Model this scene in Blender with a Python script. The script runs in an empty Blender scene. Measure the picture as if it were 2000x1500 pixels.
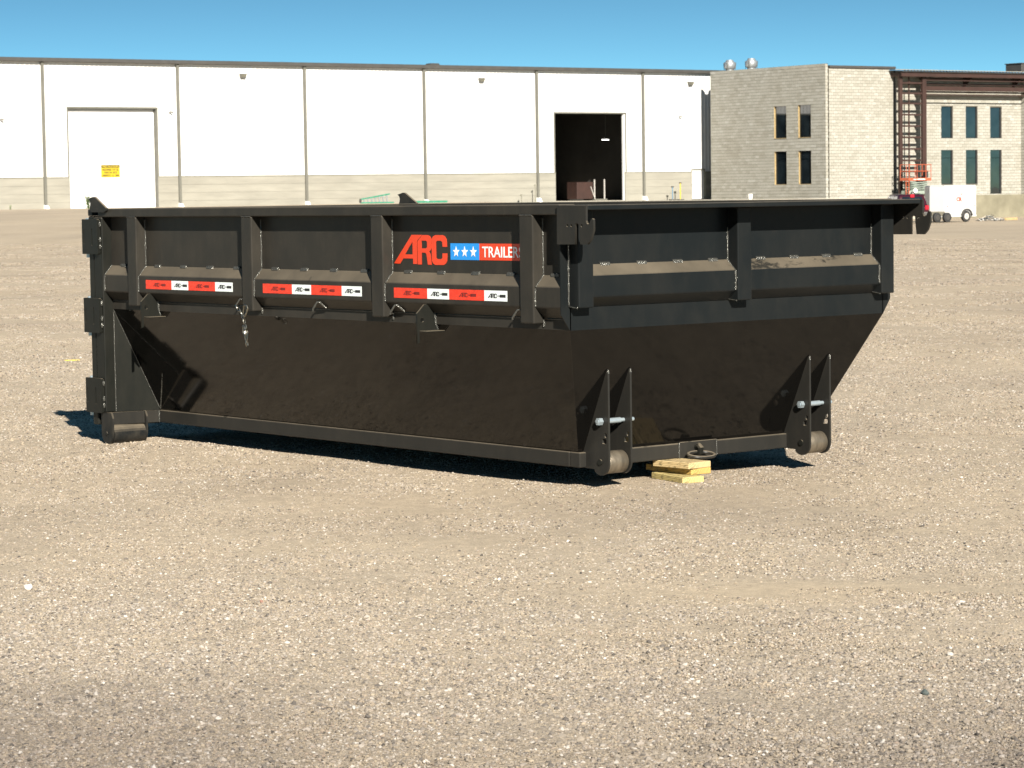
import bpy, bmesh, math, random
import numpy as np
from mathutils import Vector, Matrix
random.seed(7)
rng = np.random.default_rng(7)
SC = bpy.context.scene
COL = SC.collection
R = math.radians

# ------------------------------------------------------------------ camera
YAW, PITCH, ROLL = 0.8941, -0.0709, -0.0145
CAMX, CAMY, CAMZ = 9.4819, -7.963, 1.4272
fw = Vector((-math.sin(YAW) * math.cos(PITCH), math.cos(YAW) * math.cos(PITCH), math.sin(PITCH)))
rt = fw.cross(Vector((0, 0, 1))).normalized()
up = rt.cross(fw)
r2 = rt * math.cos(ROLL) + up * math.sin(ROLL)
u2 = -rt * math.sin(ROLL) + up * math.cos(ROLL)
cd = bpy.data.cameras.new('camera')
cam = bpy.data.objects.new('camera', cd)
COL.objects.link(cam)
cam.matrix_world = Matrix(((r2.x, u2.x, -fw.x, CAMX), (r2.y, u2.y, -fw.y, CAMY), (r2.z, u2.z, -fw.z, CAMZ), (0, 0, 0, 1)))
cd.sensor_width = 36.0
cd.lens = 5215.0 / 2000 * 36
cd.clip_start = 0.1
cd.clip_end = 8000
cd.dof.use_dof = True
cd.dof.focus_distance = 11.9
cd.dof.aperture_fstop = 18
SC.camera = cam

# ------------------------------------------------------------------ sky, sun, exposure
SUN_TO = Vector((1.70, -0.77, 1.0)).normalized()
SUN_EL = math.asin(SUN_TO.z)
SUN_ROT = math.atan2(SUN_TO.x, SUN_TO.y)
wd = bpy.data.worlds.new('World')
SC.world = wd
wd.use_nodes = True
wn = wd.node_tree
sky = wn.nodes.new('ShaderNodeTexSky')
sky.sky_type = 'NISHITA'
sky.sun_disc = False
sky.sun_elevation = SUN_EL
sky.sun_rotation = SUN_ROT
sky.altitude = 900
sky.air_density = 1.0
sky.dust_density = 0.0
sky.ozone_density = 3.0
wtc = wn.nodes.new('ShaderNodeTexCoord')
wmp = wn.nodes.new('ShaderNodeMapping')
wmp.inputs['Scale'].default_value = (1, 1, 4.2)     # sky lookup stretched in height: the pale band at the horizon is narrow
wn.links.new(wtc.outputs['Generated'], wmp.inputs[0])
wn.links.new(wmp.outputs[0], sky.inputs[0])
wtint = wn.nodes.new('ShaderNodeMix')
wtint.data_type = 'RGBA'
wtint.blend_type = 'MULTIPLY'
wtint.inputs[0].default_value = 1
wtint.inputs[7].default_value = (.73, 1.15, 1.03, 1)
wn.links.new(sky.outputs[0], wtint.inputs[6])
wn.links.new(wtint.outputs[2], wn.nodes['Background'].inputs[0])
wn.nodes['Background'].inputs[1].default_value = 0.05
sl = bpy.data.lights.new('sun', 'SUN')
sl.energy = 4.6
sl.angle = R(0.53)
sl.color = (1.0, 0.93, 0.82)
so = bpy.data.objects.new('sun', sl)
COL.objects.link(so)
so.rotation_euler = (-SUN_TO).to_track_quat('-Z', 'Y').to_euler()
so.location = (20, -10, 30)
SC.view_settings.view_transform = 'Standard'
SC.view_settings.look = 'None'
SC.view_settings.exposure = 1.3
SC.view_settings.gamma = 1.0
SC.view_settings.use_curve_mapping = False


# ------------------------------------------------------------------ helpers
class MB:
    """collects faces and links them as one mesh object"""
    def __init__(s):
        s.v, s.f = [], []

    def add(s, vs, fs):
        b = len(s.v)
        s.v += [tuple(x) for x in vs]
        s.f += [tuple(i + b for i in q) for q in fs]
        return s

    def box(s, x0, x1, y0, y1, z0, z1):
        return s.add([(x0, y0, z0), (x1, y0, z0), (x1, y1, z0), (x0, y1, z0), (x0, y0, z1), (x1, y0, z1), (x1, y1, z1), (x0, y1, z1)],
                     [(3, 2, 1, 0), (4, 5, 6, 7), (0, 1, 5, 4), (1, 2, 6, 5), (2, 3, 7, 6), (3, 0, 4, 7)])

    def prism(s, poly, axis, a, b):
        """poly: 2-D points; axis 'x': (y,z), 'y': (x,z), 'z': (x,y)"""
        n = len(poly)
        def P(q, t):
            return (t, q[0], q[1]) if axis == 'x' else (q[0], t, q[1]) if axis == 'y' else (q[0], q[1], t)
        vs = [P(q, a) for q in poly] + [P(q, b) for q in poly]
        fs = [tuple(range(n)), tuple(range(2 * n - 1, n - 1, -1))]
        fs += [(i, n + i, n + (i + 1) % n, (i + 1) % n) for i in range(n)]
        return s.add(vs, fs)

    def hexa(s, lo, hi):
        """two quads joined"""
        return s.add(list(lo) + list(hi), [(3, 2, 1, 0), (4, 5, 6, 7), (0, 1, 5, 4), (1, 2, 6, 5), (2, 3, 7, 6), (3, 0, 4, 7)])

    def tube(s, pts, r, n=8, closed=False, rads=None):
        pts = [Vector(p) for p in pts]
        m = len(pts)
        rings = []
        prev = None
        for i, p in enumerate(pts):
            if closed:
                t = pts[(i + 1) % m] - pts[i - 1]
            else:
                t = pts[min(i + 1, m - 1)] - pts[max(i - 1, 0)]
            t.normalize()
            if prev is None:
                a = Vector((0, 0, 1)) if abs(t.z) < .9 else Vector((1, 0, 0))
                nx = t.cross(a).normalized()
            else:
                nx = (prev - t * prev.dot(t)).normalized()
            prev = nx
            ny = t.cross(nx)
            rr = rads[i] if rads else r
            rings.append([p + nx * (rr * math.cos(2 * math.pi * k / n)) + ny * (rr * math.sin(2 * math.pi * k / n)) for k in range(n)])
        vs = [q for g in rings for q in g]
        fs = []
        for i in range(m if closed else m - 1):
            j = (i + 1) % m
            for k in range(n):
                l = (k + 1) % n
                fs.append((i * n + k, i * n + l, j * n + l, j * n + k))
        if not closed:
            fs.append(tuple(range(n - 1, -1, -1)))
            fs.append(tuple((m - 1) * n + k for k in range(n)))
        return s.add(vs, fs)

    def cyl(s, p0, p1, r, n=16, r1=None):
        return s.tube([p0, p1], r, n, rads=[r, r if r1 is None else r1])

    def bar(s, p0, p1, w, h, upv=(0, 0, 1)):
        """square bar from p0 to p1"""
        p0, p1 = Vector(p0), Vector(p1)
        t = (p1 - p0).normalized()
        a = t.cross(Vector(upv)).normalized()
        b = a.cross(t)
        q = lambda p: [p - a * w / 2 - b * h / 2, p + a * w / 2 - b * h / 2, p + a * w / 2 + b * h / 2, p - a * w / 2 + b * h / 2]
        return s.hexa(q(p0), q(p1))

    def mesh(s, name, mat, bevel=0, seg=1, smooth=False):
        me = bpy.data.meshes.new(name)
        me.from_pydata(s.v, [], s.f)
        bm = bmesh.new()
        bm.from_mesh(me)
        bmesh.ops.recalc_face_normals(bm, faces=bm.faces)
        if bevel:
            es = [e for e in bm.edges if len(e.link_faces) == 2 and e.calc_face_angle(0) > .35]
            bmesh.ops.bevel(bm, geom=es, offset=bevel, offset_type='OFFSET', segments=seg, profile=.5, affect='EDGES', clamp_overlap=True)
        bm.to_mesh(me)
        bm.free()
        if smooth:
            for p in me.polygons:
                p.use_smooth = True
            me.set_sharp_from_angle(angle=R(40))
        if mat:
            me.materials.append(mat)
        return me

    def build(s, name, mat, parent=None, bevel=0, seg=1, smooth=False):
        return put(name, s.mesh(name, mat, bevel, seg, smooth), parent)


def put(name, me, parent=None, loc=(0, 0, 0), rot=None):
    o = bpy.data.objects.new(name, me)
    COL.objects.link(o)
    o.location = loc
    if rot:
        o.rotation_euler = rot
    if parent:
        o.parent = parent
        if parent.get('_world'):
            o.matrix_parent_inverse = Matrix.Translation(parent.location).inverted()
    return o


def tag(o, label=None, cat=None, group=None, kind=None):
    if label:
        o['label'] = label
    if cat:
        o['category'] = cat
    if group:
        o['group'] = group
    if kind:
        o['kind'] = kind
    return o


def empty(name, loc, rz=0.0, world=False):
    o = bpy.data.objects.new(name, None)
    COL.objects.link(o)
    o.location = loc
    o.rotation_euler = (0, 0, rz)
    o.empty_display_size = .2
    if world:
        o['_world'] = 1
    return o


def copy_tree(o, parent=None):
    c = o.copy()
    COL.objects.link(c)
    if parent:
        c.parent = parent
    for ch in list(o.children):
        copy_tree(ch, c)
    return c


def plate_mesh(name, loops, th, mat, plane='xz', bevel=0.0):
    """flat plate with holes from closed loops; lies in xz (thickness along y, centred) or yz or xy"""
    cu = bpy.data.curves.new(name, 'CURVE')
    cu.dimensions = '2D'
    cu.fill_mode = 'BOTH'
    cu.extrude = th / 2
    for lp in loops:
        sp = cu.splines.new('POLY')
        sp.points.add(len(lp) - 1)
        for p, q in zip(sp.points, lp):
            p.co = (q[0], q[1], 0, 1)
        sp.use_cyclic_u = True
    ob = bpy.data.objects.new(name, cu)
    me = bpy.data.meshes.new_from_object(ob)
    bpy.data.objects.remove(ob)
    bpy.data.curves.remove(cu)
    if plane == 'xz':
        me.transform(Matrix(((1, 0, 0, 0), (0, 0, -1, 0), (0, 1, 0, 0), (0, 0, 0, 1))))
    elif plane == 'yz':
        me.transform(Matrix(((0, 0, 1, 0), (1, 0, 0, 0), (0, 1, 0, 0), (0, 0, 0, 1))))
    me.materials.clear()
    if mat:
        me.materials.append(mat)
    return me


def text_mesh(name, body, x0, x1, z0, z1, mat, th=.0006, offset=0.0):
    """lettering in the xz plane (reads from -y), stretched to the box"""
    cu = bpy.data.curves.new(name, 'FONT')
    cu.body = body
    cu.extrude = .01
    cu.offset = offset
    cu.resolution_u = 3
    cu.align_x = 'CENTER'
    ob = bpy.data.objects.new(name, cu)
    me = bpy.data.meshes.new_from_object(ob)
    bpy.data.objects.remove(ob)
    bpy.data.curves.remove(cu)
    co = np.array([v.co for v in me.vertices])
    lo, hi = co.min(0), co.max(0)
    for v in me.vertices:
        u = (v.co.x - lo[0]) / (hi[0] - lo[0])
        w = (v.co.y - lo[1]) / (hi[1] - lo[1])
        t = (v.co.z - lo[2]) / (hi[2] - lo[2])
        v.co = (x0 + (x1 - x0) * u, -th * t, z0 + (z1 - z0) * w)
    me.materials.clear()
    me.materials.append(mat)
    return me


def circle(cx, cy, r, n=14, sx=1.0, sy=1.0):
    return [(cx + r * sx * math.cos(2 * math.pi * k / n), cy + r * sy * math.sin(2 * math.pi * k / n)) for k in range(n)]


def rrect(x0, x1, y0, y1, r, n=3):
    out = []
    for cx, cy, a0 in ((x1 - r, y1 - r, 0), (x0 + r, y1 - r, 90), (x0 + r, y0 + r, 180), (x1 - r, y0 + r, 270)):
        for k in range(n + 1):
            a = R(a0 + 90 * k / n)
            out.append((cx + r * math.cos(a), cy + r * math.sin(a)))
    return out


# ------------------------------------------------------------------ materials
def newmat(name):
    m = bpy.data.materials.new(name)
    m.use_nodes = True
    nt = m.node_tree
    return m, nt, nt.nodes['Principled BSDF']


def N(nt, t, **kw):
    n = nt.nodes.new(t)
    for k, v in kw.items():
        setattr(n, k, v)
    return n


def ramp(nt, fac, stops):
    n = N(nt, 'ShaderNodeValToRGB')
    e = n.color_ramp.elements
    while len(e) < len(stops):
        e.new(.5)
    for el, (p, c) in zip(e, stops):
        el.position = p
        el.color = (c[0], c[1], c[2], 1) if not isinstance(c, (int, float)) else (c, c, c, 1)
    nt.links.new(fac, n.inputs[0])
    return n


def noise(nt, scale, detail=4, rough=.55, coord='Object', stretch=None):
    tc = N(nt, 'ShaderNodeTexCoord')
    n = N(nt, 'ShaderNodeTexNoise')
    n.inputs['Scale'].default_value = scale
    n.inputs['Detail'].default_value = detail
    n.inputs['Roughness'].default_value = rough
    if stretch:
        mp = N(nt, 'ShaderNodeMapping')
        mp.inputs['Scale'].default_value = stretch
        nt.links.new(tc.outputs[coord], mp.inputs[0])
        nt.links.new(mp.outputs[0], n.inputs['Vector'])
    else:
        nt.links.new(tc.outputs[coord], n.inputs['Vector'])
    return n


def mix(nt, fac, a, b):
    n = N(nt, 'ShaderNodeMix', data_type='RGBA')
    for sock, val in ((n.inputs[0], fac), (n.inputs[6], a), (n.inputs[7], b)):
        if isinstance(val, bpy.types.NodeSocket):
            nt.links.new(val, sock)
        elif isinstance(val, (int, float)):
            sock.default_value = val
        else:
            sock.default_value = (val[0], val[1], val[2], 1)
    return n.outputs[2]


def math_(nt, op, a, b=0.0, clamp=False):
    n = N(nt, 'ShaderNodeMath', operation=op)
    n.use_clamp = clamp
    for i, val in enumerate((a, b)):
        if isinstance(val, bpy.types.NodeSocket):
            nt.links.new(val, n.inputs[i])
        else:
            n.inputs[i].default_value = val
    return n.outputs[0]


def bump(nt, bs, height, strength=.3, dist=.01):
    b = N(nt, 'ShaderNodeBump')
    b.inputs['Strength'].default_value = strength
    b.inputs['Distance'].default_value = dist
    nt.links.new(height, b.inputs['Height'])
    nt.links.new(b.outputs[0], bs.inputs['Normal'])


def simple(name, col, rough=.6, metal=0.0, var=.12, scale=6.0, spec=.5, bmp=0.0, bscale=40.0, stretch=None):
    """plain procedural material: a colour with noise variation and a little relief"""
    m, nt, bs = newmat(name)
    n = noise(nt, scale, 5, .6, stretch=stretch)
    a = [max(0, c * (1 - var)) for c in col]
    b = [min(1, c * (1 + var)) for c in col]
    rp = ramp(nt, n.outputs[0], [(.3, a), (.7, b)])
    nt.links.new(rp.outputs[0], bs.inputs['Base Color'])
    bs.inputs['Roughness'].default_value = rough
    bs.inputs['Metallic'].default_value = metal
    bs.inputs['Specular IOR Level'].default_value = spec
    if bmp:
        nb = noise(nt, bscale, 3)
        bump(nt, bs, nb.outputs[0], bmp, .01)
    return m


def paint(name, rough, dust_up, film, scale=1.0, base=(.0085, .0098, .0105), peel=.05, even=0.0, ior=1.24, dustc=(.32, .265, .19), smv=.08):
    """black enamel: orange peel, smudges, dust that settles on faces that look up"""
    m, nt, bs = newmat(name)
    geo = N(nt, 'ShaderNodeNewGeometry')
    sep = N(nt, 'ShaderNodeSeparateXYZ')
    nt.links.new(geo.outputs['True Normal'], sep.inputs[0])
    upf = N(nt, 'ShaderNodeMapRange')
    upf.inputs[1].default_value = .25
    upf.inputs[2].default_value = .75
    nt.links.new(sep.outputs[2], upf.inputs[0])
    n1 = noise(nt, 3.0 * scale, 6, .62)
    n2 = noise(nt, 11.0 * scale, 5, .7, stretch=(1, 1, .35))
    sm = ramp(nt, n1.outputs[0], [(.38, 0.0), (.72, 1.0)])
    st = ramp(nt, n2.outputs[0], [(.45, 0.0), (.75, 1.0)])
    d_up = math_(nt, 'MULTIPLY', upf.outputs[0], math_(nt, 'ADD', math_(nt, 'MULTIPLY', sm.outputs[0], .35 * dust_up), .65 * dust_up))
    n3 = noise(nt, 5.5 * scale, 6, .75, stretch=(1, .5, 1))
    n4 = noise(nt, 1.3 * scale, 2, .5)
    scf = math_(nt, 'MULTIPLY', ramp(nt, n3.outputs[0], [(.56, 0.0), (.61, 1.0)]).outputs[0], ramp(nt, n4.outputs[0], [(.48, 0.0), (.60, .8)]).outputs[0])
    d_up = math_(nt, 'MULTIPLY', d_up, math_(nt, 'SUBTRACT', 1.0, scf))
    d_f = math_(nt, 'MULTIPLY', math_(nt, 'ADD', math_(nt, 'MULTIPLY', st.outputs[0], .6), math_(nt, 'MULTIPLY', sm.outputs[0], .6)), film)
    d = math_(nt, 'ADD', math_(nt, 'ADD', d_up, d_f), even, True)
    c = mix(nt, d, base, dustc)
    nt.links.new(c, bs.inputs['Base Color'])
    rg = math_(nt, 'ADD', math_(nt, 'MULTIPLY', d, .75), math_(nt, 'ADD', math_(nt, 'MULTIPLY', sm.outputs[0], smv), rough), True)
    nt.links.new(rg, bs.inputs['Roughness'])
    bs.inputs['IOR'].default_value = ior
    pn = noise(nt, 260, 2)
    pw = noise(nt, 5, 2)
    h = math_(nt, 'ADD', math_(nt, 'MULTIPLY', pn.outputs[0], .25), math_(nt, 'MULTIPLY', pw.outputs[0], 2.0))
    bump(nt, bs, h, peel, .004)
    return m


M = {}
M['paint'] = paint('black_satin_enamel', .30, .33, .02, base=(.0085, .0095, .0085), even=.004)
M['paint_side'] = paint('black_enamel_dusty', .27, .30, .05, even=.046, ior=1.22)
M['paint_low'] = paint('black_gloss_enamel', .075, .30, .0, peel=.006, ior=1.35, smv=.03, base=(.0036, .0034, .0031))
M['paint_rail'] = paint('black_enamel_handled', .28, .45, .03, even=.030)
M['paint_sky_tint'] = paint('black_satin_enamel_sky_tint', .30, .33, .018, base=(.0070, .0088, .0097))  # same enamel, with the front's blue sky reflection put into the base colour
M['paint_worn'] = paint('black_enamel_scuffed', .33, .4, .10, 2.0)
M['weld'] = simple('painted_weld_bead', (.10, .10, .09), .2, .5, .3, 80, .7, .5, 300)
M['zinc'] = simple('zinc_plated_steel', (.40, .47, .51), .30, .55, .1, 30)
M['chain'] = simple('galvanised_chain', (.30, .29, .25), .3, 1.0, .35, 60)
M['roller'] = simple('worn_roller_steel', (.16, .135, .10), .42, .55, .35, 9, .5, .2, 60, (1, 4, 1))
M['red'] = simple('red_vinyl', (.62, .05, .015), .4, 0, .06, 4)
M['blue'] = simple('blue_vinyl', (.015, .26, .72), .4, 0, .05, 4)
M['white_vinyl'] = simple('white_vinyl', (.8, .8, .8), .4, 0, .03, 4)
M['tape_red'] = simple('red_reflective_tape', (.70, .035, .012), .25, 0, .22, 25, .6)
M['tape_white'] = simple('white_reflective_tape', (.74, .80, .80), .25, 0, .05, 25, .6)
M['ink'] = simple('black_ink', (.02, .02, .02), .5, 0, .1, 5)
M['ink_red'] = simple('dark_red_ink', (.16, .012, .008), .4, 0, .1, 5)
M['black'] = simple('black_rubber', (.02, .02, .02), .75, 0, .2, 20)
M['white_metal'] = simple('white_wall_sheet', (.64, .64, .635), .5, 0, .03, .8)
M['door_white'] = simple('white_door_sheet', (.68, .68, .675), .45, 0, .03, .8)
M['bronze'] = simple('dark_bronze_trim', (.055, .052, .048), .45, 0, .15, 2)
M['spout'] = simple('grey_downspout', (.12, .118, .10), .5, 0, .12, 1.5)
M['retaining'] = simple('weathered_wall_concrete', (.19, .175, .125), .9, 0, .22, .9, .2, .3, 30)
M['concrete'] = simple('grey_concrete', (.36, .335, .28), .9, 0, .16, .7, .2, .3, 30)
M['plank'] = simple('precast_plank', (.25, .24, .205), .9, 0, .14, 1.2, .2, .2, 20, (.3, 1, 1.5))
M['flash'] = simple('grey_flashing', (.17, .165, .13), .5, 0, .1, 2)
M['dark_inside'] = simple('dim_interior_wall', (.045, .042, .038), .9, 0, .2, .6)
M['rust'] = simple('red_oxide_primer', (.033, .014, .010), .65, 0, .25, 1.6)
M['silver'] = simple('mill_aluminium', (.36, .38, .39), .4, .6, .1, 6)
M['orange'] = simple('orange_lift_paint', (.40, .09, .04), .45, 0, .12, 5)
M['green_grey'] = simple('grey_green_lift_paint', (.23, .27, .23), .5, 0, .2, 5)
M['maroon'] = simple('maroon_car_paint', (.035, .004, .010), .22, 0, .1, 3, .6)
M['tail_red'] = simple('red_lamp_lens', (.35, .008, .02), .15, 0, .1, 12)
M['trailer_white'] = simple('white_trailer_skin', (.46, .46, .46), .4, 0, .03, 2)
M['tread'] = simple('aluminium_tread_plate', (.30, .28, .22), .45, .5, .3, 14)
M['chrome'] = simple('painted_white_rim', (.48, .46, .43), .4, .2, .15, 10)
M['ladder_green'] = simple('green_fibreglass', (.035, .19, .12), .5, 0, .2, 4)
M['yellow'] = simple('yellow_paint', (.62, .46, .02), .5, 0, .12, 4)
M['sign_yellow'] = simple('yellow_sign_sheet', (.46, .34, .012), .45, 0, .04, 4)
M['blue_steel'] = simple('blue_painted_steel', (.08, .17, .26), .5, 0, .15, 5)
M['wood_frame'] = simple('raw_pine_buck', (.34, .25, .12), .75, 0, .2, 5)
M['leaf'] = simple('weed_leaf', (.10, .16, .04), .6, 0, .35, 9)
M['plastic_white'] = simple('white_plastic', (.78, .77, .74), .45, 0, .05, 4)


def glass_mat():
    m, nt, bs = newmat('dark_window_glass')
    n = noise(nt, .9, 2)
    rp = ramp(nt, n.outputs[0], [(.3, (.004, .006, .008)), (.7, (.012, .018, .022))])
    nt.links.new(rp.outputs[0], bs.inputs['Base Color'])
    bs.inputs['Roughness'].default_value = .03
    bs.inputs['IOR'].default_value = 1.95
    nb = noise(nt, .6, 1)
    bump(nt, bs, nb.outputs[0], .05, .05)
    return m


M['glass'] = glass_mat()


def block_mat():
    m, nt, bs = newmat('concrete_block')
    g = N(nt, 'ShaderNodeNewGeometry')
    rp = ramp(nt, g.outputs['Random Per Island'], [(0, (.27, .26, .222)), (.3, (.31, .30, .262)), (.85, (.335, .325, .287)), (1, (.37, .36, .325))])
    n = noise(nt, .35, 4)
    c = mix(nt, ramp(nt, n.outputs[0], [(.4, 0.0), (.7, .35)]).outputs[0], rp.outputs[0], (.26, .24, .195))
    nt.links.new(c, bs.inputs['Base Color'])
    bs.inputs['Roughness'].default_value = .92
    bs.inputs['Specular IOR Level'].default_value = .2
    return m


M['block'] = block_mat()
M['mortar'] = simple('mortar_joint', (.13, .12, .095), .95, 0, .1, 1.0, .1)


def wood_mat(name, c0, c1):
    m, nt, bs = newmat(name)
    tc = N(nt, 'ShaderNodeTexCoord')
    mp = N(nt, 'ShaderNodeMapping')
    mp.inputs['Scale'].default_value = (3, 40, 40)
    nt.links.new(tc.outputs['Object'], mp.inputs[0])
    wv = N(nt, 'ShaderNodeTexWave', wave_type='RINGS', rings_direction='X')
    wv.inputs['Scale'].default_value = .9
    wv.inputs['Distortion'].default_value = 3.5
    wv.inputs['Detail'].default_value = 3
    nt.links.new(mp.outputs[0], wv.inputs['Vector'])
    rp = ramp(nt, wv.outputs['Fac'], [(.1, c0), (.6, c1)])
    st = noise(nt, 55, 4, .7, stretch=(.5, 1, 2.2))
    band = noise(nt, 7, 1, .5, stretch=(1, .2, .2))
    sm = math_(nt, 'MULTIPLY', ramp(nt, st.outputs[0], [(.52, 0.0), (.58, 1.0)]).outputs[0], ramp(nt, band.outputs[0], [(.42, 0.0), (.48, .8)]).outputs[0])
    c = mix(nt, sm, rp.outputs[0], (.10, .08, .035))
    nt.links.new(c, bs.inputs['Base Color'])
    bs.inputs['Roughness'].default_value = .75
    bump(nt, bs, wv.outputs['Fac'], .15, .002)
    return m


M['wood_a'] = wood_mat('pine_board_pale', (.33, .23, .10), (.52, .40, .21))
M['wood_b'] = wood_mat('pine_board_golden', (.31, .19, .045), (.47, .325, .10))
M['wood_c'] = wood_mat('pine_board_yellow', (.31, .235, .08), (.48, .39, .17))


def ground_mat():
    m, nt, bs = newmat('gravel_yard')
    at = N(nt, 'ShaderNodeAttribute', attribute_name='coarse')
    tc = N(nt, 'ShaderNodeTexCoord')
    cols = []
    hs = []
    for sc_, seed in ((85, 0), (190, 5), (420, 9)):
        mp = N(nt, 'ShaderNodeMapping')
        mp.inputs['Location'].default_value = (seed, seed * 2, 0)
        nt.links.new(tc.outputs['Object'], mp.inputs[0])
        vo = N(nt, 'ShaderNodeTexVoronoi', feature='F1', distance='EUCLIDEAN')
        vo.inputs['Scale'].default_value = sc_
        nt.links.new(mp.outputs[0], vo.inputs['Vector'])
        sep = N(nt, 'ShaderNodeSeparateColor')
        nt.links.new(vo.outputs['Color'], sep.inputs[0])
        rp = ramp(nt, sep.outputs[0], [(0, (.07, .063, .055)), (.20, (.24, .21, .17)), (.45, (.41, .35, .275)), (.7, (.47, .40, .31)), (.88, (.52, .46, .385)), (1, (.66, .615, .55))])
        cols.append(rp.outputs[0])
        hs.append(vo.outputs['Distance'])
    c = mix(nt, .5, cols[0], cols[1])
    c = mix(nt, .4, c, cols[2])
    n1 = noise(nt, .35, 6, .6)
    n2 = noise(nt, 2.2, 5, .6)
    n3 = noise(nt, .05, 4, .55)
    sand = mix(nt, n2.outputs[0], (.60, .49, .35), (.47, .395, .29))
    f = math_(nt, 'ADD', math_(nt, 'MULTIPLY', at.outputs['Fac'], .62), .22, True)
    c = mix(nt, f, sand, c)
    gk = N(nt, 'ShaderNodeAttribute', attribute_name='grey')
    dk = mix(nt, gk.outputs['Fac'], (.98, .98, .98), (.52, .51, .53))  # grey stone tone and painted vignette, multiplied into the ground colour
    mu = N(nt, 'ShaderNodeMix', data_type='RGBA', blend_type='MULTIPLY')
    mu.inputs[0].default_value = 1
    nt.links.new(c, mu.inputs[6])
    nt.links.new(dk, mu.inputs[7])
    v = mix(nt, n1.outputs[0], (.84, .83, .82), (1.14, 1.13, 1.11))
    v2 = mix(nt, n3.outputs[0], (.90, .90, .91), (1.10, 1.09, 1.08))
    n4 = noise(nt, 13, 6, .85)
    v3 = mix(nt, ramp(nt, n4.outputs[0], [(.36, 0.0), (.64, 1.0)]).outputs[0], (.80, .80, .81), (1.16, 1.15, 1.13))
    for k in (v, v2, v3):
        m2 = N(nt, 'ShaderNodeMix', data_type='RGBA', blend_type='MULTIPLY')
        m2.inputs[0].default_value = 1
        nt.links.new(mu.outputs[2], m2.inputs[6])
        nt.links.new(k, m2.inputs[7])
        mu = m2
    m2 = N(nt, 'ShaderNodeMix', data_type='RGBA', blend_type='MULTIPLY')
    m2.inputs[0].default_value = 1
    m2.inputs[7].default_value = (.91, .905, .90, 1)
    nt.links.new(mu.outputs[2], m2.inputs[6])
    mu = m2
    nt.links.new(mu.outputs[2], bs.inputs['Base Color'])
    bs.inputs['Roughness'].default_value = .95
    bs.inputs['Specular IOR Level'].default_value = .15
    h = math_(nt, 'ADD', math_(nt, 'MULTIPLY', hs[0], -1.0), math_(nt, 'MULTIPLY', hs[1], -.6))
    bump(nt, bs, h, .5, .008)
    return m


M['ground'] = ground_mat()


def stone_mat(name, stops):
    m, nt, bs = newmat(name)
    g = N(nt, 'ShaderNodeNewGeometry')
    oi = N(nt, 'ShaderNodeObjectInfo')
    r = math_(nt, 'FRACT', math_(nt, 'ADD', g.outputs['Random Per Island'], oi.outputs['Random']))
    rp = ramp(nt, r, [(p, (c[0] * .91, c[1] * .89, c[2] * .88)) for p, c in stops])
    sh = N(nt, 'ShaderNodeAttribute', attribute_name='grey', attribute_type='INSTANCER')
    f = mix(nt, sh.outputs['Fac'], (1, 1, 1), (.52, .51, .53))  # stones carry the same painted vignette darkening as the ground
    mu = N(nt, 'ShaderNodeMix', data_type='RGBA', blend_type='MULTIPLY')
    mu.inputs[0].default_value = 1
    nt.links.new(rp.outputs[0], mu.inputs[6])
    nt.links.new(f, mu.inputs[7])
    nt.links.new(mu.outputs[2], bs.inputs['Base Color'])
    bs.inputs['Roughness'].default_value = .85
    bs.inputs['Specular IOR Level'].default_value = .25
    return m


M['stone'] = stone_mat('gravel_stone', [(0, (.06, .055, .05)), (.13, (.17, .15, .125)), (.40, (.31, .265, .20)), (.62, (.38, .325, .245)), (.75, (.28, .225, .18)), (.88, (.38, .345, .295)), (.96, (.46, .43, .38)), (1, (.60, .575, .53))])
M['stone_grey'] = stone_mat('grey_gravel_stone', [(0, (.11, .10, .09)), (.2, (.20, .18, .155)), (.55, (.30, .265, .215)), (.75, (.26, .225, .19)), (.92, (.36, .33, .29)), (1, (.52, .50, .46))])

# ------------------------------------------------------------------ yard frame (origin under the camera, dep = away from it)
AF = Vector((-math.sin(YAW), math.cos(YAW), 0))
AR = Vector((math.cos(YAW), math.sin(YAW), 0))


def yard(lat, dep, z=0.0):
    p = Vector((CAMX, CAMY, 0)) + AR * lat + AF * dep
    return Vector((p.x, p.y, z))


def to_yard(x, y):
    dx, dy = x - CAMX, y - CAMY
    return dx * AR.x + dy * AR.y, dx * AF.x + dy * AF.y


def smooth(t):
    t = np.clip(t, 0, 1)
    return t * t * (3 - 2 * t)


_w = [(rng.uniform(.12, 3.2), rng.uniform(0, 2 * math.pi), rng.uniform(0, 2 * math.pi)) for _ in range(26)]


def waves(x, y, kmin, kmax, stretch=1.0):
    s = 0
    tot = 0
    for k, a, ph in _w:
        kk = kmin * (kmax / kmin) ** ((k - .12) / 3.08)
        amp = 1 / kk ** .7
        s = s + amp * np.sin(kk * (x * math.cos(a) + y * math.sin(a) * stretch) + ph)
        tot += amp * amp
    return s / math.sqrt(tot / 2)


def gz(x, y):
    """height of the yard"""
    lat = (x - CAMX) * AR.x + (y - CAMY) * AR.y
    dep = (x - CAMX) * AF.x + (y - CAMY) * AF.y
    a = smooth((dep - 55) / 100)
    w = smooth((lat + 2) / 16)
    z = a * (.96 * (1 - w) - .62 * w)
    z = z + .0055 * waves(x, y, 1.2, 9.0) * (1 + .3 * a)
    z = z - .008 + .016 * np.exp(-((x + .2) ** 2 + (y - .85) ** 2) / .5)
    return z


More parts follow.
